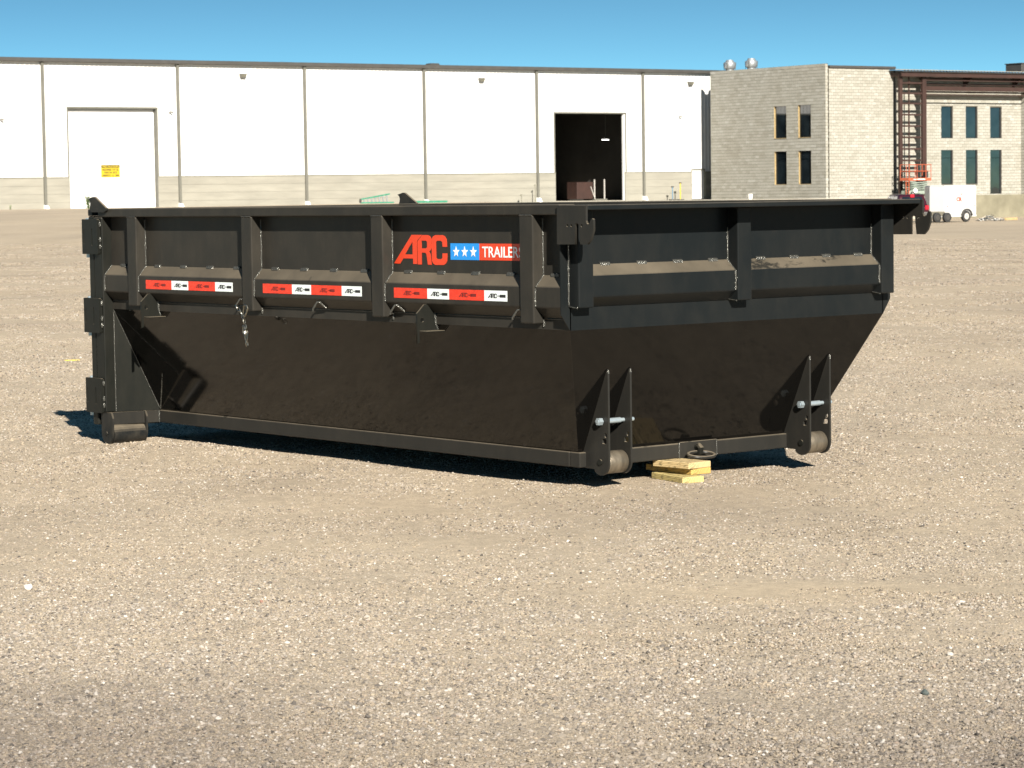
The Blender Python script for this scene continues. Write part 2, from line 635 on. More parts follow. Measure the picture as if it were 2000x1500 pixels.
def coarse(x, y):
    lat = (x - CAMX) * AR.x + (y - CAMY) * AR.y
    dep = (x - CAMX) * AF.x + (y - CAMY) * AF.y
    c = .50 + .13 * waves(lat * .8, dep, .6, 6.0)
    # a swept sandy streak right of the bin, coarser loose stone nearest the camera
    c = c - .95 * np.exp(-(((lat - .95 - .22 * (dep - 9.4)) / .42) ** 2) * .6 - ((dep - 9.45) / .28) ** 2)
    c = c + .46 * smooth((9.0 - dep) / 2.2) * (.6 + .4 * smooth((np.abs(lat - .1) - .3) / .9))
    c = c + .22 * np.exp(-((lat + 1.6) / .7) ** 2 - ((dep - 9.3) / .8) ** 2)
    c = c - .14 * np.exp(-((dep - 11.0 - .16 * lat) / .22) ** 2) - .12 * np.exp(-((dep - 8.55 + .10 * lat) / .16) ** 2)
    return np.clip(c, 0, 1)


def grey_vignette(x, y):
    """patchy grey stone tone, plus vignette darkening near the camera painted into the colour"""
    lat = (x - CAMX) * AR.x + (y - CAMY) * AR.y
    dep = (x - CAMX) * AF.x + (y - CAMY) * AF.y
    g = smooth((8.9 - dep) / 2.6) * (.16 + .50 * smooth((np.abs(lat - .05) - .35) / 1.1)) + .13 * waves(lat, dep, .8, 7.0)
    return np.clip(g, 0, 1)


# ------------------------------------------------------------------ ground sheet
def axis(parts):
    out = []
    for a, b, st in parts:
        n = max(1, int(round((b - a) / st)))
        out += list(np.linspace(a, b, n, endpoint=False))
    out.append(parts[-1][1])
    return np.array(out)


deps = axis([(-3000, -200, 700), (-200, -12, 40), (-12, 4, 2), (4, 16, .085), (16, 30, .28), (30, 60, 1.2), (60, 210, 5), (210, 600, 60), (600, 4000, 800)])
lats = axis([(-3000, -300, 700), (-300, -60, 40), (-60, -16, 4), (-16, -5, .6), (-5, 5, .085), (5, 16, .6), (16, 60, 4), (60, 300, 40), (300, 3000, 700)])
LA, DE = np.meshgrid(lats, deps)
GX = CAMX + LA * AR.x + DE * AF.x
GY = CAMY + LA * AR.y + DE * AF.y
GZ = gz(GX, GY)
nl, nd = len(lats), len(deps)
me = bpy.data.meshes.new('ground')
vv = np.stack([GX, GY, GZ], -1).reshape(-1, 3)
idx = np.arange(nl * nd).reshape(nd, nl)
ff = np.stack([idx[:-1, :-1], idx[:-1, 1:], idx[1:, 1:], idx[1:, :-1]], -1).reshape(-1, 4)
me.from_pydata(vv.tolist(), [], ff.tolist())
at = me.attributes.new('coarse', 'FLOAT', 'POINT')
at.data.foreach_set('value', coarse(GX, GY).reshape(-1).astype(np.float32))
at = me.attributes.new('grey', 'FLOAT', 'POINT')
at.data.foreach_set('value', grey_vignette(GX, GY).reshape(-1).astype(np.float32))
for p in me.polygons:
    p.use_smooth = True
me.materials.append(M['ground'])
ground = put('ground', me)
tag(ground, kind='structure')

# ------------------------------------------------------------------ warehouse (own frame: x along the wall, y into the building)
WA = math.atan2(.821 * AR.y + .571 * AF.y, .821 * AR.x + .571 * AF.x)
WO = yard(-28.4, 162.0)


def wl(x, y, z=0.0):
    c, s = math.cos(WA), math.sin(WA)
    return Vector((WO.x + c * x - s * y, WO.y + s * x + c * y, z))


def ribbed(x0, x1, z0, z1, y=0.0, pitch=.305):
    """trapezoid-rib wall sheet"""
    mb = MB()
    pr = []
    x = math.floor(x0 / pitch) * pitch
    while x < x1 + pitch:
        pr += [(x, 0), (x + .10, 0), (x + .125, -.03), (x + .175, -.03), (x + .20, 0)]
        x += pitch
    pr = [(min(max(a, x0), x1), b) for a, b in pr]
    q = []
    for a in pr:
        if not q or a[0] > q[-1][0] + 1e-5:
            q.append(a)
    q[0] = (x0, q[0][1])
    q[-1] = (x1, q[-1][1])
    n = len(q)
    vs = [(a, y + b, z0) for a, b in q] + [(a, y + b, z1) for a, b in q]
    mb.add(vs, [(i, i + 1, n + i + 1, n + i) for i in range(n - 1)])
    return mb


ZB, ZE, ZW = .93, 9.82, 2.86
wh = empty('warehouse', (WO.x, WO.y, 0), WA)
tag(wh, 'long white metal warehouse with grey downspouts and two tall vehicle doors', 'warehouse')
bays = [.31 + 9.15 * k for k in range(-4, 7)]
doors = {4: (1.97, 7.98, 7.03), 8: (38.47, 44.45, 6.92)}
for k in range(len(bays) - 1):
    a, b = bays[k], bays[k + 1]
    if k in doors:
        da, db, dz = doors[k]
        ribbed(a, da, ZW, ZE).build('wall_panel', M['white_metal'], wh)
        ribbed(db, b, ZW, ZE).build('wall_panel', M['white_metal'], wh)
        ribbed(da, db, dz, ZE).build('wall_panel', M['white_metal'], wh)
        segs = [(a, da), (db, b)]
    elif k == 9:
        ribbed(a, 50.42, ZW, ZE).build('wall_panel', M['white_metal'], wh)
        ribbed(50.42, 51.63, 3.02, ZE).build('wall_panel', M['white_metal'], wh)
        ribbed(51.63, b, ZW, ZE).build('wall_panel', M['white_metal'], wh)
        segs = [(a, 50.42), (51.63, b)]
    else:
        ribbed(a, b, ZW, ZE).build('wall_panel', M['white_metal'], wh)
        segs = [(a, b)]
    for (sa, sb) in segs:
        for c in range(4):
            z0 = ZB - .1 + c * .5
            MB().box(sa + .01, sb - .01, -.06 - .004 * random.random(), .12, z0 + .003, z0 + .497).build('concrete_plank', M['plank'], wh, .004)
        MB().box(sa, sb, .0, .2, ZB - .3, ZW - .06).build('foundation_wall', M['concrete'], wh)
        MB().box(sa, sb, -.085, .14, ZW - .045, ZW + .012).build('flashing', M['flash'], wh)
for k, x in enumerate(bays[:-1]):
    d = MB().box(x - .085, x + .085, -.21, -.075, 1.2, ZE).build('downspout', M['spout'], wh, .012)
    MB().hexa([(x - .13, -.45, ZB - .05), (x + .13, -.45, ZB - .05), (x + .13, -.08, ZB - .05), (x - .13, -.08, ZB - .05)],
              [(x - .10, -.32, ZB + .20), (x + .10, -.32, ZB + .20), (x + .10, -.08, ZB + .27), (x - .10, -.08, ZB + .27)]).build('splash_block', M['plastic_white'], d)
MB().box(-36.4, 56, -.36, -.03, ZE, 10.05).build('eave_gutter', M['bronze'], wh, .02)
MB().hexa([(-36.4, -.3, 9.99), (56, -.3, 9.99), (56, 34, 11.6), (-36.4, 34, 11.6)], [(-36.4, -.3, 10.06), (56, -.3, 10.06), (56, 34, 11.67), (-36.4, 34, 11.67)]).build('roof', M['bronze'], wh)
mb = MB()
mb.prism([(.2, .5), (33.8, .5), (33.8, 11.55), (.2, 9.97)], 'x', -36.4, -36.2).prism([(.2, .5), (33.8, .5), (33.8, 11.55), (.2, 9.97)], 'x', 55.8, 56).box(-36.2, 55.8, 33.8, 34, .5, 11.5)
mb.build('side_walls', M['white_metal'], wh)
MB().box(-36.2, 55.8, .15, 33.8, ZB - .25, ZB - .03).build('floor_slab', M['concrete'], wh)
mb = MB()
mb.box(36.5, 36.7, .3, 20, ZB, 9.7).box(47.2, 47.4, .3, 20, ZB, 9.7).box(36.5, 47.4, 20, 20.2, ZB, 9.9)
mb.build('partition_wall', M['dark_inside'], wh)
# closed vehicle door
dr = MB().box(1.99, 7.96, .32, .36, ZB - .05, 7.02).build('vehicle_door', M['door_white'], wh)
tag(dr, 'closed white vehicle door')
for k in range(9):
    z0 = ZB - .03 + k * .675
    MB().box(2.03, 7.92, .275, .32, z0 + .005, min(z0 + .67, 7.0)).build('door_section', M['door_white'], dr, .01)
fr = MB()
fr.box(1.90, 1.99, -.04, .30, ZB - .05, 7.03).box(7.96, 8.07, -.04, .30, ZB - .05, 7.03).box(1.90, 8.07, -.06, .30, 7.03, 7.14)
fr.build('door_frame', M['spout'], dr)
fr = MB()
fr.box(38.38, 38.47, -.04, .30, ZB - .05, 6.92).box(44.52, 44.62, -.04, .30, ZB - .05, 6.92).box(38.38, 44.62, -.05, .30, 6.92, 7.02)
d2 = fr.build('open_doorway_frame', M['spout'], wh)
MB().box(44.40, 44.515, .05, .22, ZB - .05, 6.92).build('door_track', M['door_white'], d2)
MB().cyl((38.6, 1.0, 7.9), (44.4, 1.0, 7.9), .28, 14).build('rolled_door', M['spout'], d2, smooth=True)
md = MB().box(50.46, 51.59, .06, .10, ZB - .02, 2.98).build('entrance_door', M['door_white'], wh)
MB().cyl((50.55, .0, 1.95), (50.55, .06, 1.95), .04, 10).build('door_handle', M['zinc'], md)
MB().box(50.40, 50.46, -.03, .12, ZB - .05, 3.05).box(51.59, 51.65, -.03, .12, ZB - .05, 3.05).box(50.40, 51.65, -.03, .12, 2.985, 3.05).build('door_frame', M['flash'], md)

# warning sign on the closed door
sg = empty('warning_sign', wl(4.885, .20, 3.21), WA)
tag(sg, 'yellow Spanish caution sign fixed to the closed white vehicle door', 'sign')
MB().box(-.635, .635, .05, .072, -.38, .38).build('sign_panel', M['sign_yellow'], sg)
MB().box(-.625, .625, .044, .05, .20, .37).build('heading_band', M['ink'], sg)
put('heading_text', text_mesh('heading_text', 'PRECAUCION:', -.57, .57, .222, .350, M['sign_yellow'], .004, .02), sg, (0, .043, 0))
for words, zc in (((('ASEGURESE', -.58, .05), ('QUE', .12, .32), ('EL', .40, .55)), .085), ((('PORTON', -.42, .08), ('ESTE', .16, .44)), -.09), ((('ABIERTO', -.57, .02), ('AL', .10, .22), ('100%', .30, .57)), -.265)):
    for body, xa, xb in words:
        put('printed_word', text_mesh('printed_word', body, xa, xb, zc - .062, zc + .062, M['ink'], .004, .03), sg, (0, .048, 0))

# lamps and cameras on the wall
for x, z, lb in ((14.09, 9.17, 'bronze wall light high on the white wall, leftmost of the three'),
                 (32.35, 9.13, 'bronze wall light high on the white wall, middle one of the three'),
                 (50.3, 9.10, 'bronze wall light high on the white wall, nearest the block building')):
    t = empty('wall_light', wl(x, -.03, z), WA)
    tag(t, lb, 'wall light', 'wall lights under the warehouse eave')
    MB().hexa([(-.16, -.22, -.13), (.16, -.22, -.13), (.16, 0, -.13), (-.16, 0, -.13)], [(-.21, -.34, .10), (.21, -.34, .10), (.21, 0, .14), (-.21, 0, .14)]).build('housing', M['spout'], t, .015)
    MB().hexa([(-.12, -.235, -.10), (.12, -.235, -.10), (.12, -.225, -.10), (-.12, -.225, -.10)], [(-.16, -.34, .05), (.16, -.34, .05), (.16, -.31, .05), (-.16, -.31, .05)]).build('lens', M['flash'], t)
for x, z, lb in ((-2.5, 6.35, 'small dark camera on the white wall left of the closed door'),
                 (8.85, 6.85, 'small pale camera on the white wall right of the closed door'),
                 (49.3, 6.75, 'small camera on the white wall right of the open doorway')):
    t = empty('security_camera', wl(x, -.03, z), WA)
    tag(t, lb, 'camera', 'cameras on the warehouse wall')
    MB().cyl((0, 0, 0), (0, -.12, 0), .035, 8).build('bracket', M['spout'], t)
    MB().cyl((.02, -.14, .02), (.16, -.26, -.05), .05, 10).build('camera_body', M['spout'], t, smooth=True)
t = empty('roof_hood', wl(29.0, .4, 10.05), WA)
tag(t, 'small grey vent hood on the warehouse roof edge', 'vent')
MB().prism([(-.45, 0), (.45, 0), (.30, .16), (-.30, .16)], 'y', 0, .6).build('hood', M['bronze'], t)
MB().box(-.48, .48, -.02, .62, -.05, .0).build('curb', M['bronze'], t)
# inside the open doorway
t = empty('steel_crate', wl(44.0, 3.4, ZB - .03), WA)
tag(t, 'brown steel crate standing inside the open doorway', 'crate')
MB().box(-1.2, .2, 0, 1.2, .12, 1.32).build('crate_box', M['rust'], t, .02)
for xx in (.32, 1.2):
    MB().box(xx, xx + .08, 0, .08, 0, 1.5).build('upright', M['chrome'], t)
MB().box(.25, 1.4, -.1, 1.2, .02, .12).build('skid', M['spout'], t)
MB().bar((-.05, -.05, 1.0), (.30, -.05, .2), .05, .05, (0, 1, 0)).build('brace', M['chrome'], t)
t = empty('hanging_shop_light', wl(45.2, 3.2, 5.2), WA)
tag(t, 'small lit tube lamp hanging inside the dark open doorway', 'lamp')
em, nt, bs = newmat('lit_tube')
bs.inputs['Emission Color'].default_value = (1, .97, .9, 1)
bs.inputs['Emission Strength'].default_value = 2.2
MB().box(-.28, .28, -.04, .04, -.03, .03).build('tube', em, t)
MB().box(-.3, .3, -.06, .06, .035, .08).build('fitting', M['spout'], t)
MB().cyl((0, 0, .08), (0, 0, 4.4), .012, 6).build('hanger_rod', M['spout'], t)

# ------------------------------------------------------------------ concrete block building
CX, CY = 50.6, -13.9      # its near left corner, in the warehouse frame
BT = 9.84
bb = empty('block_building', wl(CX, CY), WA)
tag(bb, 'unfinished grey concrete block building with narrow dark windows beside the warehouse', 'building')


def cells(u0, u1, z0, z1, ops):
    us = sorted({u0, u1} | {o[i] for o in ops for i in (0, 1)})
    zs = sorted({z0, z1} | {o[i] for o in ops for i in (2, 3)})
    for a, b in zip(us, us[1:]):
        for c, d in zip(zs, zs[1:]):
            if not any(o[0] < (a + b) / 2 < o[1] and o[2] < (c + d) / 2 < o[3] for o in ops):
                yield a, b, c, d


def block_wall(parent, fn, u0, u1, z0, z1, ops, depth=.22):
    """fn(u, w, z): point on the wall, w = distance behind its face"""
    mb = MB()
    for a, b, c, d in cells(u0, u1, z0, z1, ops):
        for w in (.014, depth):
            mb.add([fn(a, w, c), fn(b, w, c), fn(b, w, d), fn(a, w, d)], [(0, 1, 2, 3)])
    for a, b, c, d in ops:
        for (p, q) in (((a, c), (b, c)), ((b, c), (b, d)), ((b, d), (a, d)), ((a, d), (a, c))):
            mb.add([fn(p[0], .014, p[1]), fn(q[0], .014, q[1]), fn(q[0], depth, q[1]), fn(p[0], depth, p[1])], [(0, 1, 2, 3)])
    mb.add([fn(u0, .014, z1), fn(u1, .014, z1), fn(u1, depth, z1), fn(u0, depth, z1)], [(0, 1, 2, 3)])
    wall = mb.build('wall', M['mortar'], parent)
    mb = MB()
    n = int((z1 - z0) / .2032)
    hgt = (z1 - z0) / n
    for k in range(n):
        c, d = z0 + k * hgt + .010, z0 + (k + 1) * hgt - .010
        u = u0 - (.2032 if k % 2 else 0)
        while u < u1:
            a, b = max(u, u0) + .008, min(u + .4064, u1) - .008
            u += .4064
            spans = [(a, b)]
            for o in ops:
                if d > o[2] + .07 and c < o[3] - .07:
                    ns = []
                    for s0, s1 in spans:
                        if s1 <= o[0] or s0 >= o[1]:
                            ns.append((s0, s1))
                        else:
                            if s0 < o[0] - .04:
                                ns.append((s0, o[0] - .004 - .02 * random.random()))
                            if s1 > o[1] + .04:
                                ns.append((o[1] + .004 + .02 * random.random(), s1))
                    spans = ns
            for s0, s1 in spans:
                if s1 - s0 < .03:
                    continue
                j = random.uniform(-.003, .003)
                q = [fn(s0, j, c), fn(s1, j, c), fn(s1, j, d), fn(s0, j, d), fn(s0, .03, c), fn(s1, .03, c), fn(s1, .03, d), fn(s0, .03, d)]
                mb.add(q, [(0, 1, 2, 3), (0, 1, 5, 4), (1, 2, 6, 5), (2, 3, 7, 6), (3, 0, 4, 7)])
    o = mb.build('concrete_blocks', M['block'], parent)
    o['kind'] = 'stuff'
    return wall


# left wall faces -x, runs back from y=-.25 to 11.9
L_OPS = [(1.25, 2.56, 4.96, 7.20), (3.77, 5.06, 4.96, 7.20), (1.25, 2.54, 1.81, 4.14), (3.77, 5.05, 1.81, 4.12)]
block_wall(bb, lambda u, w, z: (w, u, z), -.25, 11.9, ZB - .15, BT, L_OPS)
block_wall(bb, lambda u, w, z: (u, -.25 + w, z), .0, .24, ZB - .15, BT - .02, [])
F_OPS = []
block_wall(bb, lambda u, w, z: (u, w, z), .52, 6.42, ZB - .15, 9.58, F_OPS)
G_OPS = [(10.85, 11.95, 4.87, 7.08), (13.2, 14.33, 4.87, 7.08), (15.58, 16.68, 4.87, 7.06), (10.84, 11.95, 1.68, 4.13), (13.2, 14.33, 1.68, 4.12), (15.58, 16.68, .93, 4.12)]
block_wall(bb, lambda u, w, z: (u, w, z), 6.55, 26.0, ZB - .15, 9.58, G_OPS)
block_wall(bb, lambda u, w, z: (18.6 + w, u, z), -.62, .0, ZB - .15, 9.4, [])
block_wall(bb, lambda u, w, z: (u, -.62 + w, z), 18.6, 20.6, ZB - .15, 9.4, [])
MB().box(.23, 26, .24, 11.9, 9.3, 9.5).box(25.8, 26, .24, 11.9, ZB - .1, 9.3).box(.23, 26, 11.7, 11.9, ZB - .1, 9.3).build('roof_slab', M['dark_inside'], bb)
MB().box(.5, 6.5, -.12, .3, 9.585, 9.74).build('eave_trim', M['bronze'], bb)
for x in (.36, 6.47):
    MB().box(x - .07, x + .06, -.02, .16, ZB, 9.58).build('downspout', M['bronze'], bb)
for fn, ops in ((lambda u, w, z: (w, u, z), L_OPS), (lambda u, w, z: (u, w, z), G_OPS)):
    for a, b, c, d in ops:
        mb = MB()
        t = .03
        for (ua, ub, za, zb) in ((a, a + t, c, d), (b - t, b, c, d), (a + t, b - t, c, c + t), (a + t, b - t, d - t, d)):
            mb.hexa([fn(ua, .03, za), fn(ub, .03, za), fn(ub, .17, za), fn(ua, .17, za)], [fn(ua, .03, zb), fn(ub, .03, zb), fn(ub, .17, zb), fn(ua, .17, zb)])
        wn_ = mb.build('window', M['wood_frame'] if ops is L_OPS else M['bronze'], bb)
        mb = MB()
        zs = [c + t, d - t] if d - c < 2.3 else [c + t, d - .62, d - t]
        for za, zb in zip(zs, zs[1:]):
            p = MB().add([fn(a + t, .12, za + .012), fn(b - t, .12, za + .012), fn(b - t, .12, zb - .012), fn(a + t, .12, zb - .012), fn(a + t, .135, za + .012), fn(b - t, .135, za + .012), fn(b - t, .135, zb - .012), fn(a + t, .135, zb - .012)],
                         [(0, 1, 2, 3), (7, 6, 5, 4), (0, 1, 5, 4), (1, 2, 6, 5), (2, 3, 7, 6), (3, 0, 4, 7)])
            p.build('pane', M['glass'], wn_)
# ventilators on its roof
for y, lb in ((10.4, 'silver drum ventilator on the block building roof, left one of the pair'), (8.05, 'silver drum ventilator on the block building roof, right one of the pair')):
    q = wl(CX + .55, CY + y)
    t = empty('roof_ventilator', (q.x, q.y, 9.8), WA)
    tag(t, lb, 'ventilator', 'ventilators on the block building roof')
    MB().cyl((0, 0, -.4), (0, 0, .12), .30, 16).build('stack', M['silver'], t, smooth=True)
    MB().tube([(0, 0, .1), (0, 0, .16), (0, 0, .30), (0, 0, .55), (0, 0, .66)], .3, 20, rads=[.27, .34, .40, .42, .36]).build('drum', M['silver'], t, smooth=True)
    MB().cyl((0, 0, .67), (0, 0, .80), .30, 18, .24).build('cap', M['silver'], t, smooth=True)
    for a in range(4):
        ca, sa = math.cos(a * 1.57 + .5), math.sin(a * 1.57 + .5)
        MB().bar((.42 * ca, .42 * sa, .1), (.47 * ca, .47 * sa, .62), .03, .03).build('strap', M['spout'], t)
# steel framing and canopy in front of the right wing
sf = empty('steel_canopy', wl(CX, CY), WA)
tag(sf, 'rust brown steel frame with ladder-like rungs and canopy on the block building', 'canopy')
for a, b in ((6.05, 6.30), (8.16, 8.52)):
    MB().box(a, b, -1.0, -.78, ZB - .05, 9.30).build('column', M['rust'], sf, .01)
for k, z in enumerate((1.85, 2.59, 3.34, 4.13, 4.92, 5.68, 6.45, 7.21, 7.9, 8.6)):
    MB().box(6.31, 8.15, -.95, -.83, z - .06, z + .06).build('rung', M['rust'], sf)
    MB().box(8.28, 8.40, -.775, -.002, z - .05, z + .05).build('wall_tie', M['rust'], sf)
MB().box(7.05, 7.13, -.80, -.72, ZB, 9.25).build('hanger_post', M['rust'], sf)
MB().box(8.53, 26, -1.0, -.86, 8.10, 8.40).build('beam', M['rust'], sf, .01)
MB().box(8.53, 18.55, -.58, -.48, 8.52, 8.62).build('beam', M['rust'], sf)
MB().box(8.53, 18.55, -.42, -.32, 7.98, 8.10).build('beam', M['rust'], sf)
MB().box(8.53, 26, -.98, -.92, 8.78, 8.84).build('beam', M['rust'], sf)
for x in (12.4, 17.2):
    MB().bar((x, -.95, 8.42), (x, -.95, 9.1), .10, .10).build('hanger_post', M['rust'], sf)
    MB().prism([(-.95, 9.08), (-.03, 9.08), (-.03, 8.3)], 'x', x + .5, x + .58).build('knee_brace', M['rust'], sf)
MB().box(5.95, 26, -1.28, -1.16, 9.02, 9.32).build('canopy_beam', M['rust'], sf)
for k in range(17):
    MB().box(6.1 + k * 1.2, 6.18 + k * 1.2, -1.155, -.01, 9.06, 9.30).build('joist', M['rust'], sf)
MB().box(8.53, 18.55, -.98, -.92, 7.80, 7.86).build('beam', M['rust'], sf)
MB().box(8.53, 18.55, -.30, -.24, 8.86, 9.00).build('beam', M['rust'], sf)
mb = MB()
x = 5.9
pr = []
while x < 26:
    pr += [(x, 9.36), (x + .12, 9.36), (x + .15, 9.43), (x + .27, 9.43)]
    x += .30
n = len(pr)
mb.add([(a, -1.42, z + .02) for a, z in pr] + [(a, .2, z + .12) for a, z in pr], [(i, i + 1, n + i + 1, n + i) for i in range(n - 1)])
mb.build('canopy_deck', M['blue_steel'], sf)
MB().box(5.92, 26, -1.40, -1.34, 9.325, 9.36).build('edge_angle', M['bronze'], sf)
t = empty('rooftop_unit', wl(CX + 19.9, CY + 1.2, 9.5), WA)
tag(t, 'dark boxy unit on the roof at the right edge', 'rooftop unit')
MB().box(0, 2.5, 0, 1.6, .0, .72).build('cabinet', M['bronze'], t, .03)
MB().box(-.05, 2.55, -.05, 1.65, .72, .78).build('lid', M['bronze'], t)

# raised building pad with its retaining wall
pad = MB().box(24, 90, -17.0, .05, -.8, ZB - .07).build('pavement_pad', M['concrete'])
pad.location = (WO.x, WO.y, 0)
pad.rotation_euler = (0, 0, WA)
tag(pad, kind='structure')
rw = empty('retaining_wall', wl(58, -17.35), WA)
tag(rw, 'low grey concrete retaining wall behind the white trailer', 'wall')
for k in range(6):
    MB().box(k * 5 + .012, k * 5 + 4.988, -.12, .12, -1.0, ZB + .0).build('wall_section', M['retaining'], rw, .02)
    MB().box(k * 5, k * 5 + 5, -.10, .35, -1.0, ZB - .03).build('wall_core', M['retaining'], rw)
p_ = wl(68.0, -17.55, .33)
t = empty('wall_pipe', p_, WA)
tag(t, 'thin white pipe with a box running along the retaining wall', 'pipe')
MB().cyl((.3, 0, -.12), (9, 0, -.12), .03, 8).build('pipe', M['plastic_white'], t, smooth=True)
MB().box(-.08, .2, -.06, .06, -.08, .16).build('junction_box', M['plastic_white'], t, .01)
MB().cyl((.55, -.03, -.12), (.62, -.03, -.9), .018, 6).build('cable', M['black'], t)

# ------------------------------------------------------------------ yard things far behind
def wheel(parent, c, r, w, axis=(0, 1, 0), name='wheel', rim=None, n=22):
    a = Vector(axis)
    c = Vector(c)
    tb = MB()
    tb.tube([c - a * w * .5, c - a * w * .42, c + a * w * .42, c + a * w * .5], r, n, rads=[r * .86, r, r, r * .86])
    o = tb.build(name, M['black'], parent, smooth=True)
    MB().tube([c - a * w * .52, c - a * w * .50, c + a * w * .50, c + a * w * .52], r, n, rads=[r * .50, r * .58, r * .58, r * .50]).build('rim', rim or M['chrome'], o, smooth=True)
    MB().cyl(c - a * w * .56, c + a * w * .56, r * .12, 8).build('hub', M['spout'], o)
    return o


ZR = -.60
# enclosed cargo trailer
tp = yard(26.03, 160.0)
t = empty('cargo_trailer', (tp.x, tp.y, ZR), WA)
tag(t, 'small white enclosed cargo trailer with red logo parked by the retaining wall', 'trailer')
plan = [(0, 0), (2.62, 0), (2.62, 1.72), (0, 1.72), (-.42, .86)]
plan_in = [(x * .985 + .02, y * .97 + .026) for x, y in plan]
mb = MB().prism([(x, y) for x, y in plan], 'z', .42, 2.12)
mb.build('body', M['trailer_white'], t, .035, 2)
MB().prism(plan_in, 'z', 2.12, 2.19).build('roof', M['trailer_white'], t, .02)
MB().prism([(x * 1.004, y) for x, y in plan], 'z', .30, .415).build('frame_rail', M['trailer_white'], t)
for (a, b) in (((0, -.012), (-.425, .85)), ((-.425, .87), (0, 1.732))):
    MB().bar((a[0], a[1], .50), (b[0], b[1], .50), .02, .26).build('stone_guard', M['tread'], t)
wheel(t, (1.78, .06, .32), .33, .2)
wheel(t, (1.78, 1.66, .32), .33, .2)
arch = [(1.78 + .44 * math.cos(R(a)), .36 + .42 * math.sin(R(a))) for a in range(0, 181, 15)]
arch += [(1.78 + .36 * math.cos(R(a)), .36 + .36 * math.sin(R(a))) for a in range(180, -1, -15)]
put('fender', plate_mesh('fender', [arch], .10, M['bronze']), t, (0, -.055, 0))
for xx in (.22, 2.48):
    MB().box(xx - .03, xx + .03, -.02, 0, .92, .97).build('marker_lamp', M['tail_red'], t)
MB().bar((-.42, .86, .40), (-1.3, .86, .40), .08, .08).build('tongue', M['bronze'], t)
MB().cyl((-1.05, .86, .05), (-1.05, .86, .75), .03, 8).build('jack', M['spout'], t)
put('logo_letters', text_mesh('logo_letters', 'CR', .96, 1.42, 1.22, 1.47, M['red'], .004, .05), t, (0, -.004, 0))
emb = [(1.28, 1.72), (1.36, 1.64), (1.42, 1.70), (1.50, 1.745), (1.44, 1.66), (1.375, 1.59), (1.32, 1.635)]
put('logo_emblem', plate_mesh('logo_emblem', [emb], .004, M['red']), t, (0, -.004, 0))
arc = [(1.42 + .30 * math.cos(R(a)), 1.56 + .26 * math.sin(R(a))) for a in range(20, 161, 12)] + [(1.42 + .285 * math.cos(R(a)), 1.56 + .245 * math.sin(R(a))) for a in range(160, 19, -12)]
put('logo_arc', plate_mesh('logo_arc', [arc], .003, M['red']), t, (0, -.004, 0))
MB().box(1.44, 1.84, -.006, -.002, 1.335, 1.350).build('logo_rule', M['ink'], t)
# two loose tyres under its nose
for lat, lb in ((25.32, 'black tyre standing under the white trailer nose, left one'), (25.92, 'black tyre standing under the white trailer nose, right one')):
    q = yard(lat, 158.6)
    s = empty('loose_tyre', (q.x, q.y, ZR), WA)
    tag(s, lb, 'tyre', 'tyres under the trailer nose')
    w_ = MB().tube([(0, -.11, .29), (0, -.09, .29), (0, .09, .29), (0, .11, .29)], .29, 20, rads=[.24, .29, .29, .24]).build('tyre', M['black'], s, smooth=True)
    MB().cyl((0, -.115, .29), (0, .115, .29), .16, 14).build('rim', M['bronze'], s, smooth=True)

# maroon sport utility vehicle, seen from behind
q = yard(23.15, 158.0)
t = empty('parked_car', (q.x, q.y, ZR), YAW + R(9))
tag(t, 'maroon sport utility vehicle seen from behind, mostly hidden by the black bin', 'car')
low = [(-2.35, .42), (-2.36, .95), (-2.25, 1.06), (1.0, 1.08), (2.2, .98), (2.36, .80), (2.36, .42)]
mb = MB()
n = len(low)
ws = [.90, .96, .93, .93, .90, .86, .84]
mb.add([(-w_, y, z) for (y, z), w_ in zip(low, ws)] + [(w_, y, z) for (y, z), w_ in zip(low, ws)],
       [tuple(range(n)), tuple(range(2 * n - 1, n - 1, -1))] + [(i, n + i, n + (i + 1) % n, (i + 1) % n) for i in range(n)])
mb.build('body', M['maroon'], t, .05, 2, True)
gh = [(-2.22, 1.05), (-2.02, 1.60), (-1.80, 1.69), (.15, 1.69), (.95, 1.07)]
gw = [.90, .74, .70, .68, .86]
mb = MB()
n = len(gh)
mb.add([(-w_, y, z) for (y, z), w_ in zip(gh, gw)] + [(w_, y, z) for (y, z), w_ in zip(gh, gw)],
       [tuple(range(n)), tuple(range(2 * n - 1, n - 1, -1))] + [(i, n + i, n + (i + 1) % n, (i + 1) % n) for i in range(n)])
cb = mb.build('cabin', M['maroon'], t, .04, 2, True)
MB().add([(-.66, -2.222, 1.14), (.66, -2.222, 1.14), (.58, -2.072, 1.55), (-.58, -2.072, 1.55), (-.66, -2.20, 1.14), (.66, -2.20, 1.14), (.58, -2.05, 1.55), (-.58, -2.05, 1.55)],
         [(0, 1, 2, 3), (7, 6, 5, 4), (0, 1, 5, 4), (1, 2, 6, 5), (2, 3, 7, 6), (3, 0, 4, 7)]).build('rear_window', M['glass'], cb)
